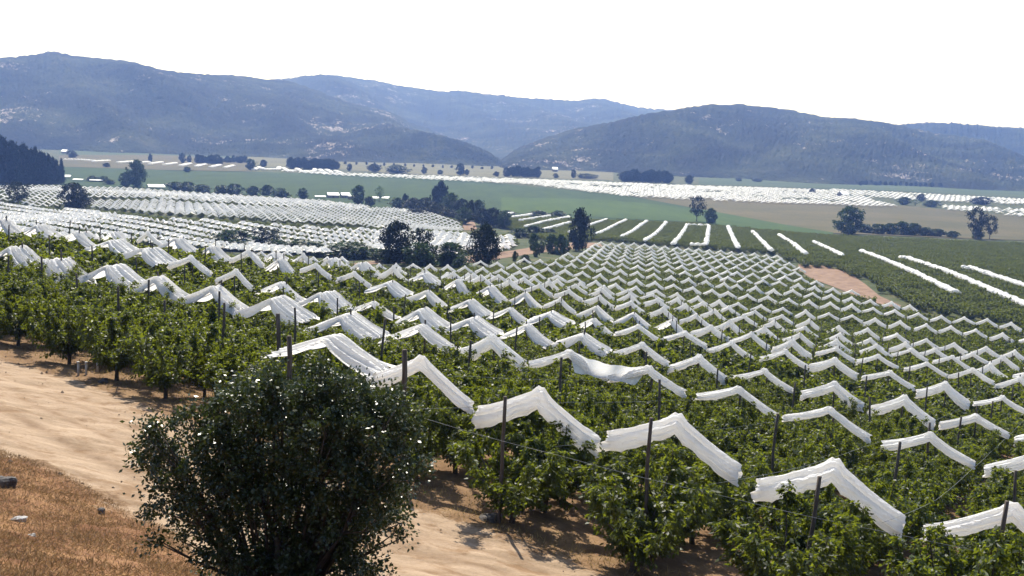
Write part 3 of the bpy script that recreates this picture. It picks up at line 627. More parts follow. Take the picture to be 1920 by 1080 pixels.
# ---------------------------------------------------------------- cherry trees
trees = []
TS = 1.95 / ULEN
for j in range(-44, 14):
    ii = np.arange(t_start(j), 19.2, TS); n = len(ii); P = Q(ii, np.full(n, j)) + rng.normal(0, .16, (n, 2)); z = H(P[:, 0], P[:, 1])
    pr = proj(np.column_stack([P, z + 2.6])); ok = (pr[:, 2] > 5) & (pr[:, 0] > -160) & (pr[:, 0] < 2080) & (pr[:, 1] < 1300) & inpoly(pr[:, 0], pr[:, 1] - 12, MASK)
    first = True
    for k in np.nonzero(ok)[0]: trees.append(dict(j=j, i=float(ii[k]), p=(P[k, 0], P[k, 1], z[k]), d=float(pr[k, 2]), px=float(pr[k, 0]), py=float(pr[k, 1]), first=(k == 0))); first = False
vis = sorted([t for t in trees if -60 < t['px'] < 1980 and t['py'] < 1130], key=lambda t: t['d'])
one = vis[:300]; oid = {id(t) for t in one}
firsts = sorted([t for t in one if t['first'] and -20 < t['px'] < 1940], key=lambda t: t['px'])
fl_ = {id(t): n for n, t in enumerate(firsts)}
MIDSRC = {}
for t in one:
    near_ = t['d'] < 74; kk = random.randrange(len(NEAR) if near_ else len(MID)); cm, tm = (NEAR if near_ else MID)[kk]
    e = link('cherry_tree', None, category='fruit tree')
    n = fl_.get(id(t))
    if n is not None and n < len(ORD): e['label'] = f'cherry tree at the road end of its row, {ORD[n]} such tree from the left'; e['group'] = 'cherry trees along the road edge'
    else: e['label'] = 'leafy green cherry tree within the orchard rows beneath the white covers'; e['group'] = 'cherry trees in the orchard rows'
    s = random.uniform(.88, 1.12); zs = 1.07 if t['j'] < 0 and t['i'] < t_start(t['j']) + .45 else 1.0; e.location = t['p']; e.rotation_euler = (random.gauss(0, .03), random.gauss(0, .03), random.uniform(0, 6.28)); e.scale = (s * random.uniform(1.1, 1.32), s * random.uniform(1.1, 1.32), s * zs * random.uniform(.92, 1.05))
    cw = link('crown', cm, e); link('trunk', tm, e)
    if not near_: MIDSRC.setdefault(kk, cw)
SRC_T = list(MIDSRC.values())
# the flat orchard with the white strips, lower right
RB = [(890, 408), (960, 402), (1100, 409), (1290, 416), (1460, 432), (1562, 440), (1750, 449), (1960, 457), (1990, 640), (1920, 604), (1740, 572), (1690, 556), (1610, 512), (1560, 494), (1500, 492), (1460, 470), (1290, 458), (1130, 445), (1040, 448), (990, 440), (960, 425)]
RDIR = np.array((.19, .98)); RDIR /= np.hypot(*RDIR); RX = np.array((RDIR[1], -RDIR[0]))
a, b = np.meshgrid(np.arange(-90, 110) * 4.4, np.arange(-60, 150) * 3.1, indexing='ij')
P = np.array((96., 300.)) + a.ravel()[:, None] * RX + b.ravel()[:, None] * RDIR + rng.normal(0, .3, (a.size, 2)); z = H(P[:, 0], P[:, 1]); pr = proj(np.column_stack([P, z + 2.2]))
ok = inpoly(pr[:, 0], pr[:, 1], RB) & (pr[:, 2] > 120) & (P[:, 1] < 720)
rest = [t['p'] for t in trees if id(t) not in oid and t['py'] < 1200 and t['d'] > 40] + [(P[k, 0], P[k, 1], z[k]) for k in np.nonzero(ok)[0]] + lower_trees
rest = np.array(rest); n = len(rest); sc = rng.uniform(.85, 1.15, (n, 1)) * np.column_stack([rng.uniform(1.1, 1.35, n), rng.uniform(1.1, 1.35, n), rng.uniform(.85, 1.05, n)])
scatter('cherry_trees', rest, rot_euler(rng.uniform(0, 6.28, n)), sc, SRC_T, 'remaining rows of green cherry trees running on down the slope and over the flat')
print('cherry trees', len(trees), 'stuff', n, 'covers', len(covers), 'stuff covers', len(sp), 'far', len(far_pts))
scatter('rain_covers', sp, srot, sscl, SRC_ALL, 'thousands of small white covers in zigzag lines over the lower orchards', pick=spick)
scatter('far_covers', far_pts[:, :3], rot_euler(far_pts[:, 3]), far_pts[:, 4:7], SRC_COV, 'mass of white covers over the far fields near the hills')

# ---------------------------------------------------------------- posts
def post_mesh(seed, h, r):
    g = np.random.default_rng(seed); zz = np.linspace(-.4, h, 7); pts = np.stack([g.normal(0, .012, 7), g.normal(0, .012, 7), zz], 1)
    V, Fc = tube(pts, r * np.linspace(1.08, .9, 7), 8); return mesh_any('orchard_post', V, Fc, M['wood'])
POSTS = [post_mesh(k, 4.3, .06) for k in range(4)]; THICK = [post_mesh(9 + k, 4.3, .095) for k in range(2)]
posts = []
for j in range(-20, 12):
    for i in [i_start(j) + (.06 if j < 0 else 0)] + list(np.arange(.5 if j >= 0 else math.ceil(i_start(j) * 2 + .2) / 2, 8, .5)):
        q = Q(i, j)[0]; z = H(*q)[0]; pr = proj((q[0], q[1], z + RIDGE))
        key = (i, j) if (i, j) in PICK else None
        if key: q = PICK[key][:2] + UDIR * .3; z = H(*q)[0]
        if pr[2] > 5 and -30 < pr[0] < 1950 and pr[1] < 1100 and inpoly(pr[:1], pr[1:2], MASK)[0]: posts.append(dict(i=i, j=j, p=(q[0], q[1], z), d=pr[2], px=pr[0]))
posts.sort(key=lambda t: t['d'])
for t in posts[:300]:
    end = t['i'] == i_start(t['j']) + (.06 if t['j'] < 0 else 0) and -9 < t['j'] < 6
    o = link('orchard_post', random.choice(THICK if end and t['j'] in (0, 1, -1) else POSTS), category='post')
    if end: o['label'] = f'dark end post of the orchard row whose front cover is {ORD[min(t["j"] + 9, 39)]} from the left'; o['group'] = 'end posts along the road edge'
    else: o['label'] = 'weathered wooden post standing within an orchard row between white covers'; o['group'] = 'posts within the orchard rows'
    hz = random.uniform(.97, 1.06) * (1.0 if not end else random.uniform(.9, 1.04)); o.location = t['p']; o.scale = (1, 1, hz)
    o.rotation_euler = (random.gauss(0, .03), random.gauss(.0, .035), random.uniform(0, 6))

# ---------------------------------------------------------------- wires
def wire(name, pts, r, label, group=None):
    pts = np.asarray(pts, float); P = []
    for a, b in zip(pts[:-1], pts[1:]):
        t = np.linspace(0, 1, 8)[:-1, None]; q = a * (1 - t) + b * t; q[:, 2] -= .04 * np.sin(np.pi * t[:, 0]); P.append(q)
    P = np.concatenate(P + [pts[-1:]]); V, Fc = tube(P, r, 5); o = link(name, mesh_any(name, V, Fc, M['wire']), label=label, category='wire')
    if group: o['group'] = group
def at(i, j, h): q = Q(i, j)[0]; return np.array((q[0], q[1], H(*q)[0] + h))
wire('cable', [at(-.15, j, 2.75) for j in np.arange(1.5, 8.6, 1)], .006, 'long sagging steel cable linking the end posts along the road edge')
for n, j in enumerate(np.arange(.5, 6, 1)):
    wire('valley_wire', [at(i, j - .06, RIDGE - 1.12) for i in np.arange(-.15, 4.1, .5)], .005, f'thin wire between tree rows, {ORD[n]} from the bushy shrub', 'valley wires between the rows')
wire('guy_wire', [gpx(785, 845) + (0, 0, .4), at(-.02, .5, 2.6)], .014, 'pale slanting guy wire beside the bushy shrub')

# ---------------------------------------------------------------- the round bush in front of the dirt road
def bush():
    g = np.random.default_rng(21); ctr = gpx(520, 1079, 0); r = ray(520, 1070); Y = 14.2; bx = r[0] / r[1] * Y; bz = H(bx, Y)[0]
    e = link('oak_shrub', None, label='large dark glossy-leaved shrub in front of the dirt road', category='shrub'); e.location = (bx, Y, bz)
    Ps, Ds, br = [], [], []
    # crown outline around the base: lobes (x, y, z, radius)
    px_l = [(300, 822, 48), (285, 868, 42), (335, 905, 55), (345, 962, 40), (385, 800, 46), (432, 800, 58), (480, 742, 50), (540, 740, 54), (602, 726, 46), (650, 758, 50), (700, 772, 52), (742, 808, 44), (742, 855, 58), (704, 925, 62), (722, 985, 40), (662, 1015, 55), (600, 1050, 70), (520, 1045, 75), (440, 1015, 62), (398, 965, 55), (385, 885, 62),
            (560, 850, 120), (625, 810, 100), (500, 905, 100), (450, 865, 70), (560, 1000, 100), (640, 930, 95), (420, 1075, 45), (690, 1060, 40), (560, 1110, 110), (262, 860, 17), (292, 795, 18), (305, 1000, 18), (330, 1012, 20), (772, 815, 22), (780, 868, 20), (592, 694, 20), (515, 704, 18), (640, 716, 16), (740, 768, 16), (755, 935, 20), (745, 1015, 16), (355, 770, 16), (410, 758, 22)]
    lobes = []
    for qx, qy, qr in px_l:
        rq = ray(qx, qy); rq = rq / rq[1] * Y; lobes.append((rq[0] - bx, g.normal(0, .22 if qr < 80 else .3), rq[2] - bz, qr * Y / F * 1.02))
    for x, y, z, rr_ in lobes:
        n = int(9000 * rr_ ** 2); a = g.normal(size=(n, 3)); a /= np.linalg.norm(a, axis=1)[:, None]
        nc = int(110 * rr_ ** 2) + 7; cdir = g.normal(size=(nc, 3)); cdir /= np.linalg.norm(cdir, axis=1)[:, None]; crad = g.uniform(.25, 1.06, nc) ** .7 * rr_; cc = np.array((x, y, z)) + cdir * crad[:, None]
        w_ = g.integers(0, nc, n); tt = g.uniform(-.16, .16, n); P = cc[w_] + cdir[w_] * tt[:, None] + g.normal(0, .055, (n, 3))
        D = cdir[w_] * .8 + g.normal(0, .7, (n, 3)); Ps.append(P); Ds.append(D)
        for k in range(0, nc, 6): br.append((np.array([(x * .3, y * .3, .4), (x * .7, y * .7, z * .7), cc[k]]), np.array([.03, .018, .006])))
    P = np.concatenate(Ps); D = np.concatenate(Ds); ok = P[:, 2] > .02; V, f = leaf_quads(P[ok], D[ok], .066, .038, g)
    link('foliage', mesh_np('shrub_foliage', V, f, M['bush_leaf']), e)
    parts = [tube([(x, y, -.3), (x * .8, y * .8, .5), (x * .3, y * .3, 1.2)], [.07, .055, .03], 6) for x, y in ((.15, 0), (-.2, .1), (.05, -.2))] + [tube(p, r_, 4) for p, r_ in br]
    V, Fc = join(parts); link('stem', mesh_any('shrub_stem', V, Fc, M['bark']), e)
bush()

# ---------------------------------------------------------------- dry grass on the bank, stones
def grass():
    g = np.random.default_rng(5); n = 26000
    lo = BANK; P = []
    while sum(map(len, P)) < n:
        q = np.column_stack([g.uniform(-16, 2, 60000), g.uniform(9, 30, 60000)]); q = q[inpoly(q[:, 0], q[:, 1], BANK)]
        den = .5 + .5 * np.sin(q[:, 0] * 1.9 + 1.3 * np.sin(q[:, 1] * 1.1)) * np.sin(q[:, 1] * 1.6); q = q[g.random(len(q)) < .25 + .75 * den]; pr = proj(np.column_stack([q, H(q[:, 0], q[:, 1])])); q = q[(pr[:, 0] > -60) & (pr[:, 0] < 700) & (pr[:, 1] < 1130)]; P.append(q)
    P = np.concatenate(P)[:n]; z = H(P[:, 0], P[:, 1]); B = np.column_stack([P, z + .01]); D = g.normal(0, .75, (n, 3)); D[:, 2] = g.uniform(.25, 1.0, n)
    V, f = leaf_quads(B, D, .12, .012, g)
    m = leaf_mat('dry_grass', (.10, .050, .026), (.38, .25, .12), (.26, .16, .07), .25, .8, .1)
    link('dry_grass', mesh_np('dry_grass', V, f, m), kind='stuff', label='short reddish dry grass covering the bank')
    # straw coloured weeds at the foot of the front trees
    Q_ = []
    for k in range(9000):
        j = g.uniform(-8, 6); q = Q(i_start(int(math.floor(j))) - g.gamma(1.5, .05), j)[0] + g.normal(0, .5, 2); Q_.append(q)
    P = np.array(Q_); pr = segdist(P[:, 0], P[:, 1], ROAD); P = P[~inpoly(P[:, 0], P[:, 1], ROAD)]; n = len(P); z = H(P[:, 0], P[:, 1]); D = g.normal(0, .7, (n, 3)); D[:, 2] = g.uniform(.4, 1.2, n)
    V, f = leaf_quads(np.column_stack([P, z]), D, .20, .018, g); m2 = leaf_mat('straw_weed', (.18, .12, .05), (.40, .30, .14), (.3, .22, .08), .3, .8, .1)
    link('weeds', mesh_np('weeds', V, f, m2), kind='stuff', label='straw coloured weeds along the road edge under the trees')
grass()
def rock(px, py, size, label, m, seed, flat=.7):
    g = np.random.default_rng(seed); bm = bmesh.new(); bmesh.ops.create_icosphere(bm, subdivisions=3, radius=1); ph = g.uniform(0, 6, 9)
    for v in bm.verts:
        c = v.co; k = 1 + .16 * math.sin(3 * c.x + ph[0]) + .14 * math.sin(4 * c.y + ph[1]) + .12 * math.sin(5 * c.z + ph[2] + 2 * c.x) + g.normal(0, .025)
        q = max(abs(c.x), abs(c.y), abs(c.z)) ** .5; v.co = Vector((c.x * size[0], c.y * size[1], c.z * size[2])) * k / max(q, .7)
    me = bpy.data.meshes.new('rock'); bm.to_mesh(me); bm.free(); me.materials.append(m); p = gpx(px, py)
    o = link('rock', me, label=label, category='rock'); o.location = (p[0], p[1], p[2] + size[2] * .35); o.rotation_euler[2] = g.uniform(0, 6)
def pebbles():
    g = np.random.default_rng(9); n = 1500; V, Fc = [], []
    q = np.column_stack([g.uniform(-26, 14, n * 4), g.uniform(12, 50, n * 4)]); d = segdist(q[:, 0], q[:, 1], ROAD); ins = inpoly(q[:, 0], q[:, 1], ROAD); keep = (g.random(len(q)) < np.where(ins, .08 + .5 * np.exp(-d / .8), .35 * np.exp(-d / 2.5))); q = q[keep][:n]
    base = np.array([(1, 0, 0), (.3, .9, 0), (-.8, .6, 0), (-.8, -.6, 0), (.3, -.9, 0), (0, 0, .8), (0, 0, -.5)]); tri = [(0, 1, 5), (1, 2, 5), (2, 3, 5), (3, 4, 5), (4, 0, 5), (1, 0, 6), (2, 1, 6), (3, 2, 6), (4, 3, 6), (0, 4, 6)]
    z = H(q[:, 0], q[:, 1]); o = 0
    for k in range(len(q)):
        sz = g.uniform(.015, .05) * (1 + (g.random() < .05) * 1.2); V.append(base * sz * g.uniform(.7, 1.3, (7, 3)) + np.array((q[k, 0], q[k, 1], z[k] + sz * .2))); Fc += [tuple(i + o for i in t) for t in tri]; o += 7
    link('gravel', mesh_any('gravel', np.concatenate(V), Fc, plain('clod', (.10, .065, .04), (.26, .19, .13), 3), False), kind='stuff', label='small clods and stones scattered along the dirt road')
pebbles()
rock(8, 912, (.26, .2, .2), 'dark brown boulder on the edge of the dry bank', M['rock'], 1)
rock(35, 976, (.17, .1, .05), 'flat pale grey stone lying in the dry grass', M['slag'], 2)
rock(190, 962, (.09, .08, .08), 'small grey stone where the bank meets the road', M['rock'], 3)
rock(60, 1008, (.07, .06, .05), 'little grey stone below the flat pale stone', M['slag'], 4)
rock(195, 718, (.22, .18, .15), 'grey stone beside the front cherry trunks', M['rock'], 6)
rock(918, 972, (.34, .24, .07), 'pale flat rock by the end post near the shrub', M['rock'], 8)
for k, (px, py) in enumerate(((147, 704), (162, 704), (183, 697))):
    p = gpx(px, py); V, Fc = join([tube([(0, 0, -.1), (0, 0, .55)], .05, 8), tube([(0, 0, .55), (0, 0, .63)], .065, 8)])
    o = link('irrigation_riser', mesh_any('irrigation_riser', V, Fc, M['pipe']), label=('short grey pipe stub', 'middle grey pipe stub', 'grey pipe stub nearest the trunk')[k] + ' standing at the front trees', category='pipe', group='pipe stubs by the road'); o.location = p

# ---------------------------------------------------------------- white strips lying on the flat orchard
def strip(pts_px, wid, hgt, label, group, lift=2.7, seed=0):
    g = np.random.default_rng(seed); P = np.array([gpx(px, py, lift) for px, py in pts_px]); L = np.concatenate([[0], np.cumsum(np.hypot(*np.diff(P[:, :2], axis=0).T))]); n = max(12, int(L[-1] / 1.1)); t = np.linspace(0, L[-1], n)
    c = np.stack([np.interp(t, L, P[:, 0]), np.interp(t, L, P[:, 1])], 1) + g.normal(0, .22, (n, 2)); z = H(c[:, 0], c[:, 1]) + lift
    ph = g.uniform(0, 6.28); bob = .9 + .25 * np.sin(t * 1.4 + ph) + g.normal(0, .12, n); pts = np.column_stack([c, z + .18 * np.sin(t * 1.4 + ph)])
    V, Fc = tube(pts, np.clip(bob, .4, 1.5) * wid * .5, 9); nn = len(pts) * 9
    zc = np.repeat(pts[:, 2], 9); V[:nn, 2] = zc + (V[:nn, 2] - zc) * hgt / wid + g.normal(0, .07, nn); V[:nn, :2] += g.normal(0, .10, (nn, 2))
    link('cover_strip', mesh_any('cover_strip', V, Fc, M['cover']), label=label, category='cover strip', group=group)
STR = [[(948, 401), (962, 399)], [(960, 407), (998, 401)], [(976, 413), (1032, 404)], [(984, 425), (1068, 406)], [(1014, 431), (1072, 416)], [(1066, 435), (1138, 411)], [(1114, 439), (1174, 412)], [(1166, 443), (1213, 414)], [(1210, 450), (1250, 416)], [(1262, 457), (1288, 421), (1290, 421)],
       [(1290, 421), (1327, 422), (1329, 424), (1324, 458), (1296, 458)], [(1365, 424), (1374, 445), (1384, 464)], [(1410, 433), (1425, 448), (1446, 469)], [(1462, 441), (1485, 455), (1511, 476)], [(1526, 453), (1545, 462), (1580, 479)], [(1614, 470), (1660, 487), (1718, 512), (1793, 549)], [(1700, 483), (1780, 510), (1850, 539), (1930, 574)], [(1818, 501), (1870, 519), (1930, 538)]]
SL = ['short white strip at the top end of the fan', 'second white strip of the fan, beside the copse', 'third white strip of the fan', 'long slanting white strip ending beside the tall dark tree', 'white strip whose upper end the tall dark tree hides', 'white strip passing behind the tall dark tree', 'white strip just beyond the tall dark tree', 'slanting white strip second beyond the tall dark tree', 'slanting white strip third beyond the tall dark tree', 'white strip forming the near-left leg beside the open square', 'white strip bent into three sides of an open square', 'upright white strip just right of the open square', 'second white strip right of the open square', 'third white strip right of the open square', 'fourth white strip right of the open square', 'long white strip running down past the red dirt track', 'longest white strip, running off the frame edge', 'outermost white strip, off the frame edge above the longest']
for k, s in enumerate(STR): strip(s, 1.9 if k < 11 else 2.1, 1.3, SL[k], 'white strips fanned over the flat orchard', seed=300 + k)
for p, nm in (((1690, 482), 'small separate white bundle at the top of the longest strip'), ((1806, 501), 'small separate white bundle at the top of the outermost strip')):
    strip([p, (p[0] + 9, p[1] + 2)], 2.0, 1.3, nm, 'white bundles above the strips', seed=400 + p[0])
FS = [(120, 298.5, 160, 299.5), (160, 300, 176, 301), (176, 302.5, 204, 301), (222, 304.5, 250, 302.5), (250, 305.5, 280, 303.5), (281, 307, 303, 304), (309, 308.5, 330, 305.5), (338, 310.5, 357, 306.5), (368, 311.5, 385, 308), (396, 313, 412, 309), (422, 314, 438, 310), (476, 318, 486, 313)]
for k, (a, b, c_, d_) in enumerate(FS): strip([(a, b), (c_, d_)], 7, 2.2, f'thin white strip on the far fallow field, {ORD[k]} from the pine stand', 'thin white strips on the far field', lift=1.5, seed=500 + k)
for k, s in enumerate([[(490, 315), (495, 317), (522, 317), (524, 313)], [(531, 315), (540, 320), (556, 320)], [(556, 316), (566, 321), (590, 321), (590, 317)], [(600, 318), (606, 322)], [(612, 318), (622, 323)], [(628, 320), (640, 324)]]):
    strip(s, 6, 2.2, f'small bent white strip near the dark grove, {ORD[k]} from the pale field tree', 'bent white strips on the far field', lift=1.5, seed=600 + k)

# ---------------------------------------------------------------- other trees
def prof_round(t): return np.sqrt(np.clip(1 - (2 * t - 1) ** 2, 0, 1)) * (1.0 - .12 * t)
def prof_tall(t): return np.clip(np.sin(np.pi * np.clip(t * .9 + .08, 0, 1)), .02, 1) ** .6
def prof_cone(t): return np.clip(1 - t, .03, 1) ** .85 * np.minimum(1, .5 + 6 * t)
KINDS = {}
def kind(name, n, ncl, LL, prof, m, z0, nv=3, core=.3):
    KINDS[name] = [mesh_np(name + '_crown', *blob_crown(700 + 17 * k + len(name), n, ncl, LL, prof, z0, core=core), M[m]) for k in range(nv)]
kind('dark_tree', 5200, 150, .06, prof_round, 'dark_leaf', .10)
kind('dense_tree', 5200, 150, .06, prof_round, 'mid_leaf', .06)
kind('airy_tree', 1700, 62, .06, prof_round, 'dark_leaf', .30)
kind('tall_tree', 4600, 150, .07, prof_tall, 'dark_leaf', .08)
kind('pine_tree', 4200, 220, .06, prof_cone, 'needle', .06, core=.1)
kind('bush', 2600, 90, .09, prof_round, 'mid_leaf', .0)
kind('pale_tree', 700, 40, .07, prof_round, 'pale_leaf', .25)
TRK = []
for k in range(3):
    g = np.random.default_rng(k + 40); parts = [tube([(0, 0, -.06), (.005, 0, .15), (g.normal(0, .02), g.normal(0, .02), .4), (g.normal(0, .03), g.normal(0, .03), .7)], [.035, .026, .02, .008], 7)]
    for q in range(6):
        a = q * 1.05 + g.uniform(0, .6); z0 = g.uniform(.2, .5); parts.append(tube([(0, 0, z0), (.14 * math.cos(a), .14 * math.sin(a), z0 + .15), (.30 * math.cos(a), .30 * math.sin(a), z0 + .26)], [.014, .009, .003], 5))
    V, Fc = join(parts); TRK.append(mesh_any('tree_trunk', V, Fc, M['bark']))
def tree(kd, px, py, wpx, hpx, label, group=None, cat=None, extra=None):
    """a tree whose foot shows at a pixel, wpx by hpx pixels large as the photo shows it"""
    wpx, hpx = (wpx * .9, hpx * .92) if kd in ('dark_tree', 'tall_tree') else (wpx, hpx); p = gpx(px, py); d = proj(p)[2]; e = link(kd if kd != 'bush' else 'bush', None, label=label, category=cat or ('bush' if kd == 'bush' else 'tree')); e.location = p
    if group: e['group'] = group
    e.rotation_euler[2] = random.uniform(0, 6.28); k = d / F
    e.scale = (wpx * k * 1.0, wpx * k * 1.0, hpx * k)
    link('crown' if kd != 'bush' else 'foliage', random.choice(KINDS[kd]), e)
    link('trunk' if kd != 'bush' else 'stem', random.choice(TRK), e)
    return e
T_ = tree
T_('tall_tree', 1085, 470, 42, 82, 'tall dark evergreen standing among the slanting white strips')
T_('dark_tree', 742, 497, 66, 84, 'broad dark tree at the right end of the lower white block, beside the pale track')
T_('dark_tree', 908, 505, 62, 88, 'thick dark tree by the pale track between two white blocks')
T_('airy_tree', 790, 496, 50, 66, 'greyish tree against the broad dark tree')
T_('bush', 785, 505, 60, 46, 'dark rounded bush under the greyish tree')
T_('bush', 845, 498, 70, 40, 'wide low bush between the greyish tree and the thick dark tree')
T_('airy_tree', 1306, 416, 30, 46, 'ragged thin tree at the edge of the lighter crop strip')
T_('dense_tree', 1332, 420, 24, 28, 'small round tree beside the ragged thin tree')
T_('dense_tree', 1591, 440, 52, 50, 'lone round green tree before the dry pasture')
T_('airy_tree', 1828, 449, 40, 58, 'half bare tree on the pasture edge, larger of a pair')
T_('airy_tree', 1855, 449, 28, 42, 'half bare tree on the pasture edge, smaller of a pair')
T_('bush', 1832, 449, 20, 22, 'dark bush at the foot of the half bare tree')
T_('dark_tree', 140, 396, 58, 54, 'dark round tree standing in the white covers, below the pine stand')
T_('airy_tree', 34, 388, 50, 46, 'thin dark tree at the edge of the white covers')
T_('bush', 440, 468, 76, 34, 'dark wide bush before the zigzag covers')
T_('airy_tree', 500, 468, 62, 42, 'sparse dark tree with white covers showing through it')
T_('bush', 575, 478, 90, 24, 'low dark scrub right of the sparse dark tree')
T_('bush', 655, 486, 100, 30, 'long low dark scrub before the broad dark tree')
T_('dense_tree', 257, 351, 34, 48, 'leafy tree rising behind the white covers, taller of two')
T_('dense_tree', 236, 350, 24, 26, 'leafy tree rising behind the white covers, shorter of two')
T_('tall_tree', 826, 388, 26, 50, 'dark poplar clump rising over the copse')
T_('tall_tree', 815, 388, 16, 40, 'narrow poplar at the near side of the poplar clump')
COP = [(672, 384, 26, 34), (692, 388, 24, 20), (760, 388, 16, 26), (745, 392, 30, 20), (775, 396, 40, 26), (800, 400, 40, 30), (845, 402, 36, 38), (865, 408, 34, 36), (885, 414, 32, 40), (870, 420, 30, 30), (905, 424, 40, 34), (925, 425, 36, 36), (945, 428, 30, 30), (820, 408, 46, 26), (780, 408, 40, 18), (897, 402, 26, 26), (840, 412, 40, 20)]
for k, c in enumerate(COP): T_('dark_tree' if k % 3 else 'dense_tree', *c, 'dark leafy tree in the copse between the white block and the crop field', 'trees of the copse')
T_('pale_tree', 712, 378, 20, 28, 'pale thin tree beside the white roofed sheds')
for k, c in enumerate([(1000, 470, 18, 30), (1015, 474, 14, 20), (1035, 476, 26, 34), (1050, 478, 22, 36), (1060, 476, 16, 24), (965, 490, 10, 18), (985, 492, 18, 14), (1005, 482, 14, 26), (975, 447, 34, 18), (1000, 446, 40, 22), (1030, 446, 30, 16), (1010, 408, 40, 12), (1045, 410, 34, 14), (950, 405, 30, 10)]):
    T_('bush', *c, 'dark shrub along the pale track and the head of the white strips', 'shrubs along the pale track')
for k, c in enumerate([(1620, 437, 34, 16), (1645, 439, 34, 18), (1668, 440, 26, 20), (1690, 441, 32, 24), (1712, 442, 30, 22), (1735, 443, 28, 16), (1758, 444, 34, 14), (1785, 446, 24, 12)]):
    T_('bush', *c, 'scrubby bush in the hedge right of the lone round tree', 'bushes of the hedge')
for k, c in enumerate([(175, 340, 26, 10), (195, 341, 20, 10), (330, 356, 34, 14), (352, 358, 30, 16), (380, 361, 34, 14), (415, 362, 30, 14), (440, 364, 34, 18), (475, 366, 26, 16), (500, 366, 24, 18), (525, 370, 34, 16), (568, 372, 20, 18), (205, 346, 20, 9)]):
    T_('bush', *c, 'green bush along the far edge of the white covers', 'bushes behind the upper white covers')
for k in range(26):
    x_ = 520 + k * 13.5 + random.uniform(-6, 6); T_('bush', x_, 474 + (x_ - 520) * .085 + random.uniform(-5, 3), random.uniform(28, 48), random.uniform(14, 26), 'dark scrub bush in the band between the orchard and the lower white block', 'scrub band below the white block')
# pine stand on the frame edge
PS = [(-10, 352, 34, 90), (2, 350, 34, 88), (12, 351, 30, 84), (22, 350, 32, 80), (32, 351, 30, 76), (42, 350, 30, 74), (52, 350, 28, 70), (60, 350, 28, 66), (68, 350, 26, 70), (76, 350, 28, 62), (84, 349, 26, 58), (92, 349, 26, 56), (100, 348, 24, 50), (116, 346, 16, 46), (6, 346, 34, 84), (26, 346, 32, 76), (46, 346, 30, 72), (62, 345, 28, 60), (80, 345, 28, 56), (96, 345, 26, 46), (106, 346, 22, 44)]
for k, c in enumerate(PS): T_('pine_tree', *c, 'slim single pine at the open end of the pine stand' if c[0] == 116 else 'tall dark pine in the dense stand behind the white covers', 'pines of the dense stand')
# far trees on the plain
FT = [(282, 305, 8, 17, 'tall_tree', 'lone slim conifer on the far plain'), (135, 296, 20, 14, 'dark_tree', 'dark round tree by the far white shed'), (200, 314, 14, 9, 'dark_tree', 'small tree pair on the brown strip nearest the pines'), (351, 323, 15, 10, 'dense_tree', 'round bush tree on the edge of the green crop'), (259, 317, 12, 9, 'dark_tree', 'small dark tree on the brown strip above the taller leafy tree'),
      (342, 306, 13, 20, 'dark_tree', 'first dark tree of the far clump by the thin strips'), (355, 306, 9, 15, 'dark_tree', 'small gap-filling tree of the far clump'), (470, 319, 20, 20, 'dense_tree', 'pale round field tree at the end of the thin strips'), (494, 314, 14, 15, 'dark_tree', 'small dark tree just beyond the pale round field tree'), (655, 321, 11, 15, 'dark_tree', 'upright small tree between two groves'), (987, 332, 0, 0, '', ''),
      (702, 323, 30, 16, 'dark_tree', 'broad dark tree, first of two big crowns past the grove'), (745, 325, 50, 15, 'dense_tree', 'long low grove crown before the stubble field'), (795, 326, 12, 13, 'dark_tree', 'small tree right of the long low crown'), (825, 327, 12, 8, 'dense_tree', 'tiny round bush at the white field edge'), (863, 329, 20, 23, 'dark_tree', 'taller round tree on the white field edge'), (875, 329, 10, 12, 'dark_tree', 'small tree at the foot of the taller round tree'), (931, 331, 13, 10, 'dark_tree', 'lone small tree before the dark field grove'),
      (1042, 334, 12, 9, 'dark_tree', 'small tree right of the twin groves'), (1075, 334, 12, 16, 'dark_tree', 'upright tree before the green meadow gap'), (1100, 335, 44, 9, 'dense_tree', 'low hedge-like tree left of the big dark grove'), (1292, 346, 18, 18, 'dark_tree', 'dark tree at the right end of the big grove'), (1523, 364, 14, 11, 'dark_tree', 'lone dark tree amid the white field'),
      (1695, 384, 26, 14, 'dense_tree', 'first round tree of the group on the pasture rim'), (1716, 386, 20, 12, 'pale_tree', 'pale round tree of the group on the pasture rim'), (1727, 378, 18, 15, 'dark_tree', 'upper dark tree of the group on the pasture rim'), (1747, 388, 32, 12, 'dense_tree', 'right-hand round tree of the group on the pasture rim'), (1840, 384, 42, 15, 'dark_tree', 'wide dark tree between two white fields'), (1385, 340, 14, 6, 'dark_tree', 'small bush on the green meadow'), (1380, 341, 0, 0, '', ''), (1420, 341, 22, 6, 'dark_tree', 'low wide bush on the green meadow'), (1613, 348, 8, 8, 'dark_tree', 'tiny tree above the far white field')]
for px, py, w_, h_, kd, lb in FT:
    if w_: T_(kd, px, py, w_, h_, lb)
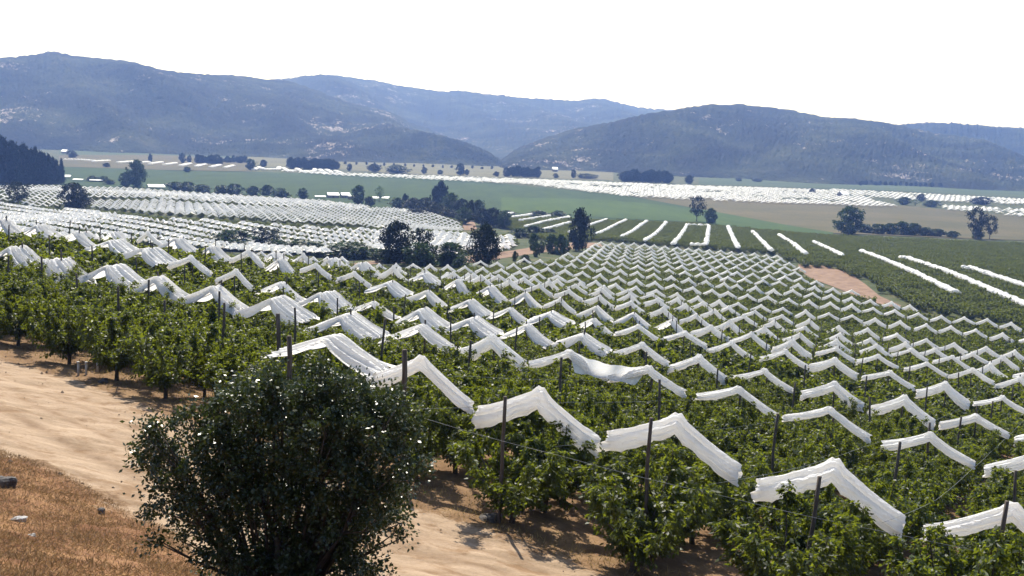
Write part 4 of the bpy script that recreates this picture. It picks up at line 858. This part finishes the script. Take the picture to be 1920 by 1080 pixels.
for grp, x0, x1, y0, y1, hh, n in (('trees of the far clump', 367, 415, 306, 308, 17, 9), ('trees of the small bluish grove', 424, 462, 305, 306, 13, 7), ('trees of the wide grove', 540, 634, 316, 319, 22, 14), ('trees of the twin groves', 948, 1010, 331, 333, 20, 11), ('trees of the big dark grove', 1168, 1256, 341, 343, 24, 16), ('trees under the rocky hill', 1600, 1920, 346, 356, 9, 34), ('trees at the foot of the central hills', 640, 930, 308, 318, 6, 16)):
    for k in range(n):
        f_ = (k + .5) / n; T_('dark_tree' if k % 2 else 'tall_tree', x0 + (x1 - x0) * f_ + random.uniform(-2, 2), y0 + (y1 - y0) * f_ + random.uniform(-.6, .6), hh * random.uniform(.6, 1.0), hh * random.uniform(.75, 1.1), {'trees of the far clump': 'dark tree of the far clump behind the thin white strips', 'trees of the small bluish grove': 'tree of the small bluish grove by the stubble field', 'trees of the wide grove': 'tree of the wide dark grove by the bent white strips', 'trees of the twin groves': 'tree of the twin groves at the white field', 'trees of the big dark grove': 'tree of the big dark grove behind the white field', 'trees under the rocky hill': 'little tree scattered under the rocky hill', 'trees at the foot of the central hills': 'tiny tree at the foot of the central hills'}[grp], grp)

# ---------------------------------------------------------------- sheds and roofs
def shed(px, py, wpx, dep, h, label, rot=.25, slope=.3, open_=False):
    p = gpx(px, py); k = proj(p)[2] / F; wd = wpx * k
    e = link('shed', None, label=label, category='shed'); e.location = p; e.rotation_euler[2] = rot
    def bx(x0, x1, y0, y1, z0, z1): return [(x0, y0, z0), (x1, y0, z0), (x1, y1, z0), (x0, y1, z0), (x0, y0, z1), (x1, y0, z1), (x1, y1, z1), (x0, y1, z1)], [(0, 3, 2, 1), (4, 5, 6, 7), (0, 1, 5, 4), (1, 2, 6, 5), (2, 3, 7, 6), (3, 0, 4, 7)]
    a, d_ = wd / 2, dep / 2
    if open_:
        V, Fc = join([bx(x - .1, x + .1, y - .1, y + .1, -.5, h) for x in (-a + .3, 0, a - .3) for y in (-d_ + .3, d_ - .3)]); link('frame', mesh_any('shed_frame', V, Fc, M['wood'], False), e)
    else:
        V, Fc = join([bx(-a, a, -d_, d_, -.5, h)]); link('wall', mesh_any('shed_wall', V, Fc, M['house_wall'], False), e)
        V, Fc = join([bx(-a * .25, a * .1, -d_ - .05, -d_ - .004, 0, 2.1)]); link('door', mesh_any('shed_door', V, Fc, M['wood'], False), e)
    rz = h + dep * slope
    V = [(-a - .4, -d_ - .4, h + .02), (a + .4, -d_ - .4, h + .02), (a + .4, 0, rz), (-a - .4, 0, rz), (a + .4, d_ + .4, h + .02), (-a - .4, d_ + .4, h + .02)]
    V = V + [(x, y, z + .12) for x, y, z in V]
    Fc = [(6, 7, 8, 9), (9, 8, 10, 11), (0, 3, 2, 1), (3, 5, 4, 2), (0, 1, 7, 6), (4, 5, 11, 10), (1, 2, 8, 7), (2, 4, 10, 8), (3, 0, 6, 9), (5, 3, 9, 11)]
    link('roof', mesh_any('shed_roof', V, Fc, M['white_roof'], False), e)
shed(624, 371, 20, 9, 2.6, 'low house with the longer white roof, behind the white covers', .35, .22)
shed(647, 371, 15, 9, 2.6, 'low house with the shorter white roof, beside the longer one', .35, .22)
shed(600, 372, 18, 5, 1.6, 'low white roofed lean-to before the two houses', .35, .15, True)
shed(660, 374, 14, 6, 3.0, 'small brown walled building between the houses and the dark tree', .3, .05)
shed(704, 376, 10, 6, 2.2, 'small white roofed hut at the pale thin tree', .3, .2, True)
shed(724, 376, 12, 6, 2.2, 'second small white roofed hut right of the pale thin tree', -.2, .2, True)
shed(292, 353, 28, 16, 1.6, 'wide white canopy like a bright oval beside the leafy trees', .5, .12, True)
shed(347, 356, 22, 7, 1.8, 'narrow white canopy behind the white covers', .1, .12, True)
shed(420, 361, 26, 8, 1.8, 'long flat white canopy by the edge bushes', .3, .08, True)
shed(128, 335, 9, 9, 2.0, 'small white canopy at the foot of the slim pine', .2, .2, True)
shed(148, 340, 18, 6, 1.6, 'white canopy just behind the upper covers, next to the slim pine', -.1, .15, True)
shed(181, 341, 22, 6, 1.6, 'thin white canopy behind the upper covers', .2, .1, True)
shed(122, 288, 9, 18, 4, 'far white shed on the plain beside a dark round tree', .1, .2)
shed(1580, 370, 12, 18, 4, 'white shed amid the far white field', .1, .2)
shed(1040, 322, 9, 20, 5, 'far white shed below the gap in the hills', .1, .2)

# ---------------------------------------------------------------- haze
def haze():
    bm = bmesh.new(); bmesh.ops.create_cube(bm, size=1); me = bpy.data.meshes.new('haze'); bm.to_mesh(me); bm.free()
    m = bpy.data.materials.new('haze'); m.use_nodes = True; nt = m.node_tree; nt.nodes.clear(); out = nt.nodes.new('ShaderNodeOutputMaterial'); v = nt.nodes.new('ShaderNodeVolumePrincipled')
    v.inputs['Color'].default_value = (.25, .42, 1.0, 1); v.inputs['Absorption Color'].default_value = (1, 1, 1, 1); v.inputs['Density'].default_value = 1.55e-4; v.inputs['Anisotropy'].default_value = 0.0
    nt.links.new(v.outputs[0], out.inputs['Volume']); me.materials.append(m); m.cycles.homogeneous_volume = True
    o = link('haze', me, kind='stuff', label='thin bluish haze filling the valley air'); o.scale = (16400, 8300, 440); o.location = (0, 4100, 162)
haze()
